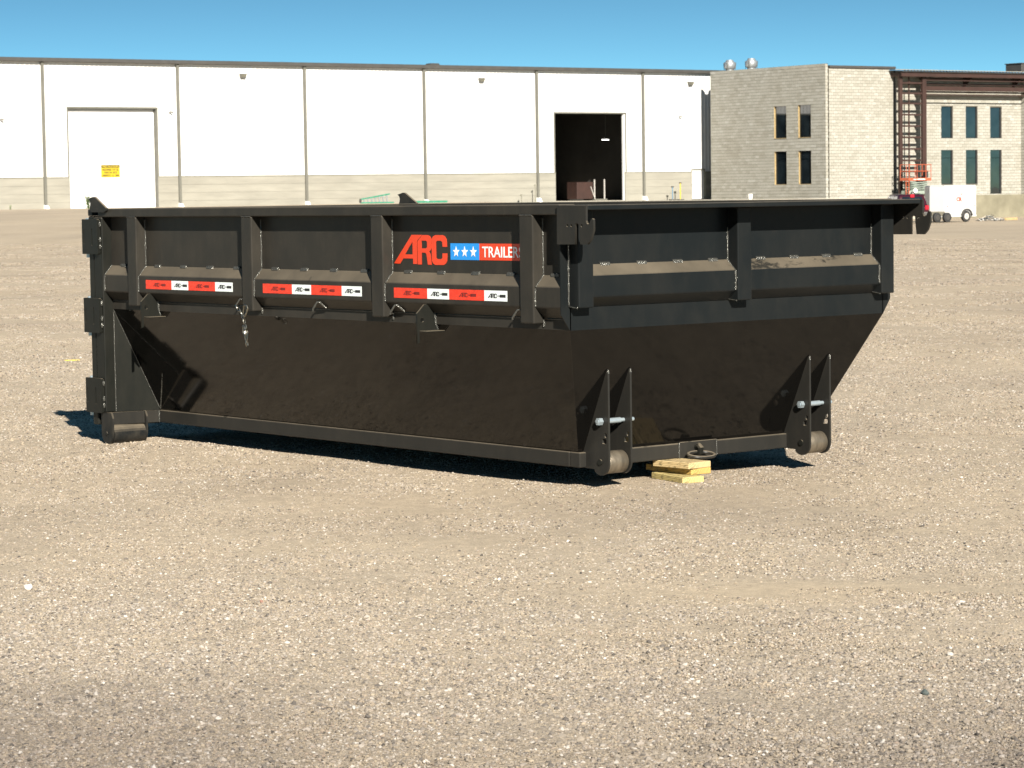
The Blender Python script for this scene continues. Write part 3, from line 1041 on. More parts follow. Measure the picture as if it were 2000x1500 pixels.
for sx in (-1, 1):
    for ya, yb in ((-1.85, -1.05), (-.98, -.15), (-.08, .45)):
        zt_ = 1.58
        xo = lambda z: sx * (.885 - (z - 1.07) * .30 + .006)
        y2 = yb if yb < .2 else .12
        MB().add([(xo(1.14), ya, 1.14), (xo(1.14), yb, 1.14), (xo(zt_), y2, zt_), (xo(zt_), ya + .08, zt_), (xo(1.14) - sx * .02, ya, 1.14), (xo(1.14) - sx * .02, yb, 1.14), (xo(zt_) - sx * .02, y2, zt_), (xo(zt_) - sx * .02, ya + .08, zt_)],
                 [(0, 1, 2, 3), (7, 6, 5, 4), (0, 1, 5, 4), (1, 2, 6, 5), (2, 3, 7, 6), (3, 0, 4, 7)]).build('side_window', M['glass'], cb)
    MB().box(sx * .80 - .11, sx * .80 + .11, -2.40, -2.33, .78, 1.04).build('taillight', M['tail_red'], t, .02)
    for yy in (-1.45, 1.45):
        wheel(t, (sx * .80, yy, .36), .36, .23, (1, 0, 0))
MB().box(-.92, .92, -2.46, -2.34, .44, .66).build('bumper', M['bronze'], t, .04, 2)
MB().box(-.13, .13, -2.13, -2.06, 1.50, 1.69).build('brake_light', M['tail_red'], t, .02)
MB().box(-.62, -.58, -1.7, .0, 1.70, 1.74).build('roof_rail', M['bronze'], t)
MB().box(.58, .62, -1.7, .0, 1.70, 1.74).build('roof_rail', M['bronze'], t)

# scissor lift on the pad
q = wl(57.3, -15.7)
t = empty('scissor_lift', (q.x, q.y, ZB - .07), WA)
tag(t, 'orange scissor lift with grey-green folded arms in front of the steel frame', 'scissor lift')
MB().box(-.95, .95, -.42, .42, .18, .42).build('chassis', M['green_grey'], t, .03)
for xx in (-.7, .7):
    for yy in (-.42, .42):
        wheel(t, (xx, yy, .18), .18, .12)
for k in range(4):
    z = .46 + k * .145
    for y, s in ((-.36, 1), (-.28, -1), (.28, 1), (.36, -1)):
        MB().bar((-.78 * s, y, z), (.78 * s, y, z + .125), .06, .085, (0, 1, 0)).build('scissor_arm', M['green_grey'], t)
MB().box(-1.03, 1.05, -.45, .45, 1.09, 1.28).build('platform', M['orange'], t, .02)
MB().box(-.25, .45, -.458, -.45, 1.15, 1.22).build('white_decal', M['plastic_white'], t)
MB().box(-.62, -.35, -.458, -.45, 1.16, 1.21).build('white_decal', M['plastic_white'], t)
for yy in (-.43, .43):
    for xx in (-1.0, -.45, .55, 1.02):
        MB().cyl((xx, yy, 1.28), (xx, yy, 2.18), .022, 8).build('rail_post', M['orange'], t)
    for z in (1.74, 2.18):
        MB().cyl((-1.0, yy, z), (1.02, yy, z), .022, 8).build('guard_rail', M['orange'], t)
for xx in (-1.0, 1.02):
    for z in (1.74, 2.18):
        MB().cyl((xx, -.43, z), (xx, .43, z), .022, 8).build('guard_rail', M['orange'], t)
MB().box(.62, .80, -.40, -.1, 1.30, 1.78).build('control_box', M['black'], t, .02)
for yy in (-.40, -.12):
    MB().box(-1.02, -.97, yy - .02, yy + .02, .10, 1.1).build('ladder_rail', M['orange'], t)
for z in (.3, .55, .8, 1.0):
    MB().box(-1.01, -.98, -.40, -.12, z - .02, z + .02).build('ladder_step', M['orange'], t)
MB().cyl((-.45, -.47, .42), (-.45, -.42, .42), .16, 16).build('counterweight_disc', M['plastic_white'], t)

# rubble by the retaining wall
mb = MB()
for k in range(150):
    a, rr = random.uniform(0, 6.28), random.random() ** .7
    x, y = 1.0 * rr * math.cos(a), .5 * rr * math.sin(a)
    z = max(0, (1 - rr) * .42) * random.random()
    s_ = random.uniform(.03, .13)
    d = Vector((random.uniform(-1, 1), random.uniform(-1, 1), random.uniform(-.5, .5))).normalized()
    mb.bar(Vector((x, y, z + .04)) - d * s_, Vector((x, y, z + .04)) + d * s_, s_ * .5, s_ * .28, (.1, .2, 1))
m_, nt, bs = newmat('mixed_scrap')
g_ = N(nt, 'ShaderNodeNewGeometry')
nt.links.new(ramp(nt, g_.outputs['Random Per Island'], [(0, (.03, .03, .03)), (.4, (.10, .11, .11)), (.6, (.30, .30, .29)), (.8, (.66, .66, .64)), (1, (.40, .28, .14))]).outputs[0], bs.inputs['Base Color'])
bs.inputs['Roughness'].default_value = .5
q = yard(29.55, 164.5)
pile = put('scrap_pile', mb.mesh('scrap_pile', m_), None, (q.x, q.y, ZR - .02), (0, 0, WA))
tag(pile, 'low pile of mixed dark and white scrap right of the trailer', 'scrap', kind='stuff')
for lat, lb, L_ in ((31.3, 'pale offcut board on the ground at the foot of the retaining wall', .6), (32.6, 'short pale timber block beside the retaining wall near the right edge', .35)):
    q = yard(lat, 167)
    o = MB().box(-L_, L_, -.09, .09, 0, .16).build('timber_offcut', M['wood_a'], None, .01)
    o.location = (q.x, q.y, ZR - .03)
    o.rotation_euler = (0, 0, WA + .3 * L_)
    tag(o, lb, 'timber', 'offcuts by the retaining wall')

# stepladder on its side against the warehouse
q = wl(21.75, -1.6)
t = empty('stepladder', (q.x, q.y, .97), WA)
tag(t, 'green fibreglass stepladder lying on its side against the warehouse wall', 'ladder')
MB().bar((0, 0, .05), (2.55, 0, .05), .09, .06, (0, 1, 0)).build('side_rail', M['ladder_green'], t)
MB().bar((0, .0, .27), (2.25, .0, .60), .09, .05, (0, 1, 0)).build('side_rail', M['ladder_green'], t)
for k in range(7):
    u = .25 + k * .29
    MB().bar((u + .06, 0, .08), (u, 0, .27 + .147 * u), .09, .035, (0, 1, 0)).build('rung', M['silver'], t)
MB().bar((.0, .02, .05), (.02, .02, .29), .12, .10, (0, 1, 0)).build('top_cap', M['bronze'], t)
q = wl(25.3, -1.4)
o = MB().box(0, 3.2, -.2, .2, .0, .16).build('green_plank', M['ladder_green'], None, .01)
o.location = (q.x, q.y, .93)
o.rotation_euler = (0, 0, WA)
tag(o, 'pale green plank lying flat along the warehouse wall behind the bin', 'plank')
for x, h, mt, lb in ((47.75, .93, 'blue_steel', 'blue pole stand with flat base right of the open doorway'), (48.45, 1.2, 'yellow', 'yellow pole stand with flat base right of the open doorway')):
    q = wl(x, -1.2)
    t = empty('pole_stand', (q.x, q.y, ZB - .07), WA)
    tag(t, lb, 'stand')
    MB().box(-.22, .22, -.15, .15, 0, .06).build('base', M['bronze'], t)
    MB().cyl((0, 0, .06), (0, 0, h), .035, 8).build('pole', M[mt], t)
    MB().box(-.09, .09, -.03, .03, h - .05, h + .05).build('head', M['bronze'], t)
for x, h, lb in ((35.05, .5, 'short bent standpipe by the warehouse wall left of the open doorway'), (36.2, 1.15, 'tall thin standpipe by the warehouse wall left of the open doorway')):
    q = wl(x, -.8)
    t = empty('standpipe', (q.x, q.y, ZB - .07), WA)
    tag(t, lb, 'pipe', 'standpipes by the warehouse wall')
    MB().tube([(0, 0, 0), (0, 0, h - .06), (-.03, -.02, h), (-.12, -.03, h)], .03, 8).build('pipe', M['flash'], t)
    MB().cyl((0, 0, h), (0, 0, h + .07), .05, 8).build('valve', M['flash'], t)
q = wl(50.0, -7.0)
t = empty('bucket', (q.x, q.y, ZB - .07), 0)
tag(t, 'white plastic bucket at the foot of the block building', 'bucket')
MB().cyl((0, 0, 0), (0, 0, .36), .13, 16, .16).build('pail', M['plastic_white'], t, smooth=True)
MB().tube([(.16 * math.cos(R(a)), 0, .34 - .12 * math.sin(R(a))) for a in range(0, 181, 20)], .006, 6).build('handle', M['zinc'], t)

# weeds
def weed(loc, h, n, lb):
    t = empty('weed', loc, random.random() * 6)
    tag(t, lb, 'weed', 'weeds along the warehouse')
    mb = MB()
    for k in range(n):
        a = random.uniform(0, 6.28)
        ln = random.uniform(.08, .45) * h
        z0 = random.uniform(.05, .8) * h
        c = Vector((math.cos(a) * ln * .5, math.sin(a) * ln * .5, z0))
        d = Vector((math.cos(a), math.sin(a), random.uniform(.1, .9))).normalized() * h * .16
        s = d.cross(Vector((0, 0, 1))).normalized() * h * .035
        mb.add([c - d, c + s, c + d, c - s], [(0, 1, 2, 3)])
    mb.build('leaves', M['leaf'], t)
    mb = MB()
    for k in range(6):
        a = random.uniform(0, 6.28)
        mb.tube([(0, 0, 0), (.1 * h * math.cos(a), .1 * h * math.sin(a), .5 * h), (.3 * h * math.cos(a), .3 * h * math.sin(a), h)], .012 * h, 5)
    mb.build('stems', M['leaf'], t)


q = yard(-23.6, 150)
weed((q.x, q.y, float(gz(q.x, q.y))), .85, 130, 'pale green weed growing behind the rear corner of the bin')
q = yard(-28.9, 155)
weed((q.x, q.y, float(gz(q.x, q.y))), .30, 60, 'small green weed at the far left edge of the yard')

# ------------------------------------------------------------------ the bin
W = 2.246
ZT, ZRL = 1.378, 1.328
PX = [-3.973, -2.766, -1.564, -.363]
SW, FWL = .065, -.073          # side wall and front wall planes
bin_ = empty('roll_off_bin', (-2.1, W / 2, 0), 0, True)
tag(bin_, 'black steel roll-off dumpster bin with sloped lower sides standing on gravel', 'dumpster')
B = lambda mb, name, mat='paint', bevel=.003, seg=1, parent=bin_, smooth=False: mb.build(name, M[mat], parent, bevel, seg, smooth)


def weld(parent, p0, p1, r=.0042, step=.011):
    p0, p1 = Vector(p0), Vector(p1)
    n = max(3, int((p1 - p0).length / step))
    pts = [p0.lerp(p1, i / n) + Vector((random.uniform(-1, 1), random.uniform(-1, 1), random.uniform(-1, 1))) * r * .22 for i in range(n + 1)]
    rads = [r * (.8 + .35 * (i % 2) + random.uniform(-.15, .15)) for i in range(n + 1)]
    o = MB().tube(pts, r, 6, rads=rads).build('weld_bead', M['weld'], None, smooth=True)
    o.parent = parent
    o.matrix_parent_inverse = Matrix.Translation(bin_.location).inverted() if parent is bin_ else Matrix.Identity(4)
    return o


# sheets
XR = -4.27
SB, FB, ZL = .335, -.345, .178
side = B(MB().box(XR, FWL, SW, SW + .006, .788, ZT - .004), 'side_sheet', 'paint_side', 0)
B(MB().box(XR, FWL, W - SW - .006, W - SW, .788, ZT - .004), 'side_sheet', 'paint_side', 0)
fpl = [(.012, ZT - .006), (.012, .862), (SW, .787), (W - SW, .787), (W - .012, .862), (W - .012, ZT - .006)]
front = B(MB().prism(fpl, 'x', FWL - .006, FWL), 'front_sheet', 'paint_sky_tint', 0)


def slab(q, off):
    off = Vector(off)
    return MB().hexa([Vector(p) for p in q], [Vector(p) + off for p in q])


lows = B(slab([(XR, SW, .788), (FWL, SW, .788), (FB, SB, ZL), (-4.196, SB, ZL)], (0, .006, .002)), 'lower_side_sheet', 'paint_low', 0)
B(slab([(XR, W - SW, .788), (FWL, W - SW, .788), (FB, W - SB, ZL), (-4.196, W - SB, ZL)], (0, -.006, .002)), 'lower_side_sheet', 'paint_low', 0)
lowf = B(slab([(FWL, SW, .787), (FWL, W - SW, .787), (FB, W - SB, ZL), (FB, SB, ZL)], (-.006, 0, .002)), 'lower_front_sheet', 'paint_low', 0)
B(MB().box(-4.3, FB - .004, SB, W - SB, ZL - .03, ZL - .004), 'floor_plate', 'paint', 0)
# pressed rub rails (bulges) between the posts
spans = [(XR + .01, PX[0])] + [(PX[i] + .1, PX[i + 1]) for i in range(3)] + [(PX[3] + .1, FWL - .001)]
rprof = [(SW, 1.047), (.012, .989), (.012, .893), (SW, .840)]
rails = []
for a, b in spans:
    o = B(MB().prism(rprof, 'x', a, b), 'rub_rail', 'paint_side', .006, 2)
    rails.append(o)
    n = max(1, int((b - a) / .26))
    for k in range(n):
        u = a + (b - a) * (k + .5) / n
        B(MB().prism([(SW + .001, 1.056), (SW - .010, 1.052), (SW - .012, 1.036), (SW + .001, 1.040)], 'x', u - .03, u + .03), 'stitch_weld', 'weld', .002, parent=o).matrix_parent_inverse = Matrix.Identity(4)
    weld(o, (a + .004, SW, 1.047), (a + .004, .012, .989), .0035)
    weld(o, (a + .003, .011, .985), (a + .003, .011, .897), .0042)
    weld(o, (a + .01, SW - .002, .838), (b - .01, SW - .002, .838), .0022, .03)
B(MB().prism([(W - y, z) for y, z in rprof], 'x', XR + .01, FWL - .001), 'rub_rail', 'paint_side', .006, 2)
fprof = [(FWL, 1.096), (-.014, 1.042), (-.014, .942), (FWL, .892)]
QY = [.059, 1.080, 2.094]
for a, b in ((QY[0] + .093, QY[1]), (QY[1] + .093, QY[2])):
    o = B(MB().prism(fprof, 'y', a, b), 'rub_rail', 'paint_sky_tint', .006, 2)
    n = 4
    for k in range(n):
        u = a + (b - a) * (k + .55) / n
        B(MB().prism([(FWL - .001, 1.105), (FWL + .010, 1.101), (FWL + .012, 1.085), (FWL - .001, 1.089)], 'y', u - .03, u + .03), 'stitch_weld', 'weld', .002, parent=o).matrix_parent_inverse = Matrix.Identity(4)
    weld(o, (FWL, b - .004, 1.096), (-.014, b - .004, 1.042), .0035)
    weld(o, (-.012, b - .004, 1.04), (-.012, b - .004, .945), .005)
# posts
for x in PX:
    o = B(MB().box(x, x + .1, 0, SW - .001, .816, ZRL - .001), 'side_post', 'paint_side', .006, 2)
    for z0, z1 in ((1.05, 1.31),):
        weld(o, (x + .101, SW - .002, z0), (x + .101, SW - .002, z1), .0036)
    weld(o, (x + .004, -.001, ZRL), (x + .096, -.001, ZRL), .003)
    weld(o, (x + .101, SW - .002, .80), (x + .101, SW - .002, .835), .006)
for y in QY:
    o = B(MB().box(FWL + .001, 0, y, y + .093, .893, 1.349), 'front_post', 'paint_sky_tint', .006, 2)
    weld(o, (FWL + .002, y - .001, .905), (FWL + .002, y - .001, 1.25), .0036)
    weld(o, (FWL + .002, y - .001, .9), (-.01, y - .001, .893), .003)
# top rails
B(MB().box(-4.30, -.064, 0, .10, ZRL, ZT), 'top_rail', 'paint_side', .006, 2)
B(MB().box(-4.30, -.064, W - .10, W, ZRL, ZT), 'top_rail', 'paint_side', .006, 2)
B(MB().box(-4.30, -4.22, .10, W - .10, ZRL, ZT), 'top_rail', 'paint_side', .006, 2)
B(MB().box(-.11, .135, .006, W - .006, 1.350, 1.374), 'front_lip', 'paint_sky_tint', .004, 2)
# front corner brackets with hook notch and slot
br = [(-.065, 1.372), (.142, 1.370), (.141, 1.302), (.146, 1.290), (.155, 1.285), (.168, 1.290), (.176, 1.306), (.184, 1.312), (.192, 1.308), (.194, 1.298), (.194, 1.258), (.176, 1.216), (.150, 1.193),
      (.100, 1.193), (.094, 1.235), (.090, 1.284), (.082, 1.290), (.070, 1.290), (.064, 1.282), (.062, 1.193), (-.067, 1.192)]
holes = [circle(.009, 1.280, .007, 10), circle(.038, 1.280, .007, 10), circle(.111, 1.279, .007, 10)]
bm_ = plate_mesh('corner_bracket', [br] + holes, .012, M['paint_rail'])
for y in (-.007, W + .007):
    put('corner_bracket', bm_, bin_, (0, y, 0))
# rear frame, door and hinges
B(MB().box(-4.351, -4.258, 0, .07, .180, ZRL - .001), 'rear_post', 'paint', .006, 2)
B(MB().box(-4.351, -4.258, W - .07, W, .180, ZRL - .001), 'rear_post', 'paint', .006, 2)
dr = B(MB().box(-4.418, -4.358, .004, W - .004, .10, 1.335), 'rear_door', 'paint', .008, 2)
for z in (.35, .75, 1.15):
    MB().box(-4.455, -4.419, .06, W - .06, z - .05, z + .05).build('door_rib', M['paint'], dr, .006).matrix_parent_inverse = Matrix.Identity(4)
B(MB().box(-4.349, -4.262, .024, W - .024, .095, .176), 'rear_beam', 'paint', .006, 2)
B(MB().box(-4.41, -4.36, -.002, .05, 1.336, 1.375), 'door_cap', 'paint_worn', .003)
pl = rrect(-4.452, -4.272, 0, .205, .006)
slots = [rrect(-4.435, -4.427, .06, .145, .0035), rrect(-4.343, -4.333, .05, .150, .0045)]
hm = plate_mesh('hinge', [pl] + slots, .014, M['paint'])
for z in (1.112, .648, .175):
    h = put('hinge', hm, bin_, (0, -.014, z))
    MB().cyl((-4.446, .022, z - .022), (-4.446, .022, z + .212), .017, 12).build('hinge_pin', M['zinc'], h, smooth=True).matrix_parent_inverse = (Matrix.Translation((0, -.014, z))).inverted()
    MB().box(-4.452, -4.275, -.004, .02, z + .006, z + .198).build('hinge_leaf', M['paint'], h, .003).matrix_parent_inverse = (Matrix.Translation((0, -.014, z))).inverted()
    for zz in (z + .07, z + .16, z + .03):
        MB().tube([(-4.268, -.006, zz), (-4.266, -.007, zz + .016), (-4.267, -.006, zz + .03)], .007, 6, rads=[.004, .008, .004]).build('weld_bead', M['weld'], h, smooth=True).matrix_parent_inverse = (Matrix.Translation((0, -.014, z))).inverted()
# triangular closing plate between post and sloped side, both sides
for s, oy in ((1, 0), (-1, W)):
    y = lambda v: oy + s * v
    B(MB().hexa([(-4.262, y(.067), .790), (-4.262, y(.069), .179), (-4.196, y(.335), .179), (-4.196, y(.336), .181)],
                [(-4.270, y(.070), .790), (-4.270, y(.072), .179), (-4.204, y(.338), .179), (-4.204, y(.339), .181)]), 'corner_gusset', 'paint', 0)
    if s == 1:
        weld(bin_, (-4.258, .068, .785), (-4.193, .333, .183), .004)
        weld(bin_, (-4.259, .068, .181), (-4.259, .068, .77), .003)
        weld(bin_, (-4.185, SB - .006, ZL + .008), (-4.00, .236, .41), .0045)
    # bottom rails
    B(MB().hexa([(-4.242, y(.022), .106), (-4.197, y(.327), .106), (-4.197, y(.40), .106), (-4.30, y(.10), .106)],
                [(-4.242, y(.022), .1765), (-4.197, y(.327), .1765), (-4.197, y(.40), .1765), (-4.30, y(.10), .1765)]), 'bottom_rail', 'paint_rail', 0)
    B(MB().box(-4.195, -.402, min(y(.325), y(.40)), max(y(.325), y(.40)), .104, .1775), 'bottom_rail', 'paint_rail', .005, 2)
    weld(bin_, (-4.195, y(.324), .106), (-4.195, y(.324), .176), .004)
frail = B(MB().box(-.40, -.325, .326, W - .326, .104, .1775), 'front_bottom_rail', 'paint_rail', .005, 2)
for k in range(4):
    B(MB().box(-3.9 + k * .95, -3.84 + k * .95, .402, W - .402, .09, .146), 'cross_member', 'paint', 0)
# rear rollers
for y0 in (.014, W - .252):
    for yy in (y0, y0 + .23):
        lp = [(-4.318, .178), (-4.205, .178), (-4.190, .145), (-4.194, .048)] + [(-4.256 + .061 * math.cos(R(a)), .052 + .060 * math.sin(R(a))) for a in range(-10, -171, -16)] + [(-4.318, .055)]
        p = put('roller_plate', plate_mesh('roller_plate', [lp], .012, M['paint_worn']), bin_, (0, yy - .006, 0))
        MB().cyl((-4.256, yy - .018, .054), (-4.256, yy + .006, .054), .011, 8).build('axle_bolt', M['paint_worn'], p).matrix_parent_inverse = Matrix.Translation((0, yy - .006, 0)).inverted()
    B(MB().cyl((-4.250, y0 + .004, .050), (-4.250, y0 + .222, .050), .056, 24), 'rear_roller', 'paint_worn', 0, smooth=True)
# front fins with rollers and pins
fin = [(-.160, .582), (-.1575, .576), (-.157, .150)] + [(-.218 + .061 * math.cos(R(a)), .133 + .061 * math.sin(R(a))) for a in range(0, -136, -15)] + [(-.262, .100), (-.350, .102), (-.352, .178), (-.171, .578)]
fh = [circle(-.178, .268, .012, 12, .8, 1.0), rrect(-.204, -.172, .226, .251, .007), circle(-.206, .334, .010, 10)]
fm = plate_mesh('roller_fin', [fin] + fh, .011, M['paint_rail'])
for ya, yb in ((.372, .513), (1.730, 1.874)):
    for yy in (ya, yb):
        f_ = put('roller_fin', fm, bin_, (0, yy, 0))
        inv = Matrix.Translation((0, yy, 0)).inverted()
        MB().cyl((-.218, yy - .012, .137), (-.218, yy - .004, .137), .015, 12).build('axle_boss', M['paint'], f_, smooth=True).matrix_parent_inverse = inv
        MB().tube([(-.163, yy, .574), (-.158, yy, .566), (-.160, yy, .584)], .006, 8, rads=[.007, .006, .004]).build('weld_bead', M['weld'], f_, smooth=True).matrix_parent_inverse = inv
    B(MB().tube([(-.218, ya + .008, .133), (-.218, ya + .014, .133), (-.218, yb - .014, .133), (-.218, yb - .008, .133)], .055, 28, rads=[.050, .055, .055, .050]), 'front_roller', 'roller', 0, smooth=True)
    near = ya < 1
    pin = MB().cyl((-.206, ya - .032, .334), (-.206, yb + .055, .334), .0098, 12)
    po = B(pin, 'lock_pin', 'zinc', 0, smooth=True)
    hy = (ya - .030, ya - .008)
    MB().cyl((-.206, hy[0], .334), (-.206, hy[1], .334), .019, 6).build('bolt_head', M['zinc'], po).matrix_parent_inverse = Matrix.Identity(4)
    MB().cyl((-.206, ya + .012, .334), (-.206, yb - .03, .334), .0135, 14).build('spacer_sleeve', M['zinc'], po, smooth=True).matrix_parent_inverse = Matrix.Identity(4)
    MB().cyl((-.206, yb + .012, .334), (-.206, yb + .034, .334), .017, 6).build('nut', M['zinc'], po).matrix_parent_inverse = Matrix.Identity(4)
# tow plate with its D ring
tp_ = B(MB().box(-.3245, -.3185, .975, 1.226, .097, .184), 'tow_plate', 'paint_rail', .002)
MB().tube([(-.316, 1.085, .152), (-.298, 1.085, .160), (-.284, 1.085, .150), (-.290, 1.085, .130), (-.316, 1.085, .118)], .016, 8).build('ring_clip', M['paint'], tp_, smooth=True).matrix_parent_inverse = Matrix.Identity(4)
ring = []
for a in range(0, 360, 18):
    u, v = .078 * math.cos(R(a)), .050 * math.sin(R(a))
    ring.append((-.256 + v * .97, 1.062 + u, .120 - v * .20))
MB().tube(ring, .0085, 8, closed=True).build('d_ring', M['paint_worn'], tp_, smooth=True).matrix_parent_inverse = Matrix.Identity(4)
weld(bin_, (-.322, .973, .102), (-.322, .973, .182), .004)
weld(bin_, (-.322, 1.228, .102), (-.322, 1.228, .182), .003)
# hooks on the rear top corners
hk = [(-4.378, 1.436), (-4.322, 1.448), (-4.305, 1.448), (-4.174, 1.381), (-4.176, 1.366), (-4.205, 1.357), (-4.345, 1.358), (-4.366, 1.372), (-4.357, 1.392), (-4.354, 1.408), (-4.360, 1.424)]
hkm = plate_mesh('latch_hook', [hk], .014, M['paint_worn'])
for y in (-.009, W + .009):
    put('latch_hook', hkm, bin_, (0, y, 0))
# step brackets on the side
bp = [(-.050, .845), (-.004, .888), (.010, .890), (SW - .002, .848), (SW - .002, .788), (.082, .750), (.098, .712), (.060, .704), (-.048, .690), (-.050, .700)]
bp = [(-.050, .845), (-.004, .888), (.010, .890), (SW - .002, .846), (SW - .002, .788), (.079, .756), (-.036, .756), (-.036, .700), (-.050, .694)]
bpm = plate_mesh('step_bracket', [bp, circle(-.018, .812, .012, 12)], .010, M['paint'], 'yz')
for x in (-3.75, -1.118):
    b_ = put('step_bracket', bpm, bin_, (x, 0, 0))
    inv = Matrix.Translation((x, 0, 0)).inverted()
    MB().box(x - .004, x + .062, -.036, .096, .752, .759).build('step', M['paint'], b_, .002).matrix_parent_inverse = inv
    MB().tube([(x + .008, SW - .004, .846), (x + .009, SW - .004, .80), (x + .009, .075, .762)], .005, 6).build('weld_bead', M['weld'], b_, smooth=True).matrix_parent_inverse = inv
# rope hooks under the rub rail
for x in (-2.80, -2.06, -1.372, -.388):
    B(MB().tube([(x - .040, .006, .832), (x - .036, .004, .842), (x - .004, .010, .878), (x + .004, .016, .880), (x + .022, .050, .846)], .0055, 8), 'rope_hook', 'zinc' if False else 'weld', 0, smooth=True)

# reflective tape strips and the printed logo
LX0, LZ0 = -1.451, 1.082


def logo_uv(p):
    return ((p[0] - 205) / 688 * .444, (530 - p[1]) / 400 * .149)


LA_ = [[(205, 515), (440, 128), (570, 128), (508, 208), (508, 520), (455, 520), (455, 447), (328, 447), (285, 520)], [(450, 222), (450, 392), (348, 392)]]
LR_ = [[(578, 130), (650, 130), (678, 145), (692, 175), (695, 300), (684, 330), (662, 348), (678, 380), (695, 527), (645, 527), (628, 385), (612, 366), (568, 366), (568, 525), (515, 525), (515, 215)], [(568, 205), (568, 308), (625, 308), (638, 292), (638, 220), (626, 205)]]
LC_ = [[(745, 130), (840, 130), (868, 148), (886, 182), (893, 285), (835, 285), (832, 222), (815, 205), (767, 205), (752, 222), (752, 430), (766, 448), (815, 450), (831, 434), (833, 372), (893, 372), (890, 470), (875, 505), (850, 526), (740, 528), (712, 508), (697, 470), (697, 185), (715, 148)]]


def letters(name, mat, sx, sz, th):
    return [plate_mesh(name, [[(u * sx, v * sz) for u, v in map(logo_uv, lp)] for lp in L], th, mat) for L in (LA_, LR_, LC_)]


def star(cx, cz, r, kx=1.0):
    return [(cx + kx * (r if k % 2 == 0 else r * .40) * math.sin(k * math.pi / 5), cz + (r if k % 2 == 0 else r * .40) * math.cos(k * math.pi / 5)) for k in range(10)]


lg = put('printed_logo', plate_mesh('printed_logo', [[(-.980, 1.110), (-.751, 1.110), (-.751, 1.191), (-.980, 1.191)]], .0012, M['blue']), bin_, (0, SW - .0012, 0))
lg['label'] = 'orange-red, blue and white printed logo'
linv = Matrix.Translation((0, SW - .0012, 0)).inverted()
for m_ in letters('letter', M['red'], 1, 1, .0012):
    o = put('letter', m_, lg, (LX0, SW - .0012, LZ0))
    o.matrix_parent_inverse = linv
o = put('red_field', plate_mesh('red_field', [[(-.750, 1.110), (-.395, 1.110), (-.395, 1.191), (-.750, 1.191)]], .0012, M['red']), lg, (0, SW - .0012, 0))
o.matrix_parent_inverse = linv
for cx in (-.934, -.866, -.797):
    o = put('star', plate_mesh('star', [star(cx, 1.149, .029, .95)], .001, M['white_vinyl']), lg, (0, SW - .0026, 0))
    o.matrix_parent_inverse = linv
o = put('lettering', text_mesh('lettering', 'TRAILERS', -.726, -.412, 1.124, 1.177, M['white_vinyl'], .001, .008), lg, (0, SW - .0022, 0))
o.matrix_parent_inverse = linv
mini = {k: letters('tape_print', M[k], .16, .15, .0006) for k in ('ink', 'ink_red')}
for x0, lb in ((-3.7896, 'leftmost'), (-2.5775, 'middle'), (-1.3851, 'rightmost')):
    tz0, tz1, ty = .9165, .9672, .0112
    tpz = B(MB().box(x0 - .0015, x0 + .9155, ty, .0122, tz0 - .0012, tz1 + .0012), 'reflective_tape', 'paint_side', 0)
    tpz['label'] = 'red and white reflective tape strip'
    u = x0
    for k, (ln, mt) in enumerate(((.279, 'tape_red'), (.178, 'tape_white'), (.279, 'tape_red'), (.178, 'tape_white'))):
        MB().box(u, u + ln - .001, ty - .0008, ty - .0001, tz0, tz1).build('red_segment' if k % 2 == 0 else 'white_segment', M[mt], tpz).matrix_parent_inverse = Matrix.Identity(4)
        ik = 'ink' if k % 2 else 'ink_red'
        s0 = u + ln / 2 - .062
        for m_ in mini[ik]:
            put('tape_print', m_, tpz, (s0, ty - .0012, .9305)).matrix_parent_inverse = Matrix.Identity(4)
        for j in range(3):
            put('tape_print', plate_mesh('tape_print', [star(s0 + .080 + j * .009, .9415, .005)], .0006, M[ik]), tpz, (0, ty - .0012, 0)).matrix_parent_inverse = Matrix.Identity(4)
        pr = plate_mesh('tape_print', [[(s0 + .106, .9345), (s0 + .150, .9345), (s0 + .150, .9485), (s0 + .106, .9485)]], .0006, M[ik])
        put('tape_print', pr, tpz, (-.012, ty - .0012, 0)).matrix_parent_inverse = Matrix.Identity(4)
        u += ln

# ------------------------------------------------------------------ chain with carabiner hanging on the bin
ch = empty('hanging_chain', (-2.72, -.02, .62), 0, True)
tag(ch, 'steel chain with an open snap hook hanging on the bin side beside a post', 'chain')


def link(c, d, nrm, ln=.017, wd=.0085, r=.0033):
    c, d, nrm = Vector(c), Vector(d).normalized(), Vector(nrm).normalized()
    s = d.cross(nrm).normalized()
    pts = []
    for a in range(0, 360, 30):
        ca, sa = math.cos(R(a)), math.sin(R(a))
        pts.append(c + d * (ln * ca) + s * (wd * sa))
    MB().tube(pts, r, 6, closed=True).build('chain_link', M['chain'], ch, smooth=True)


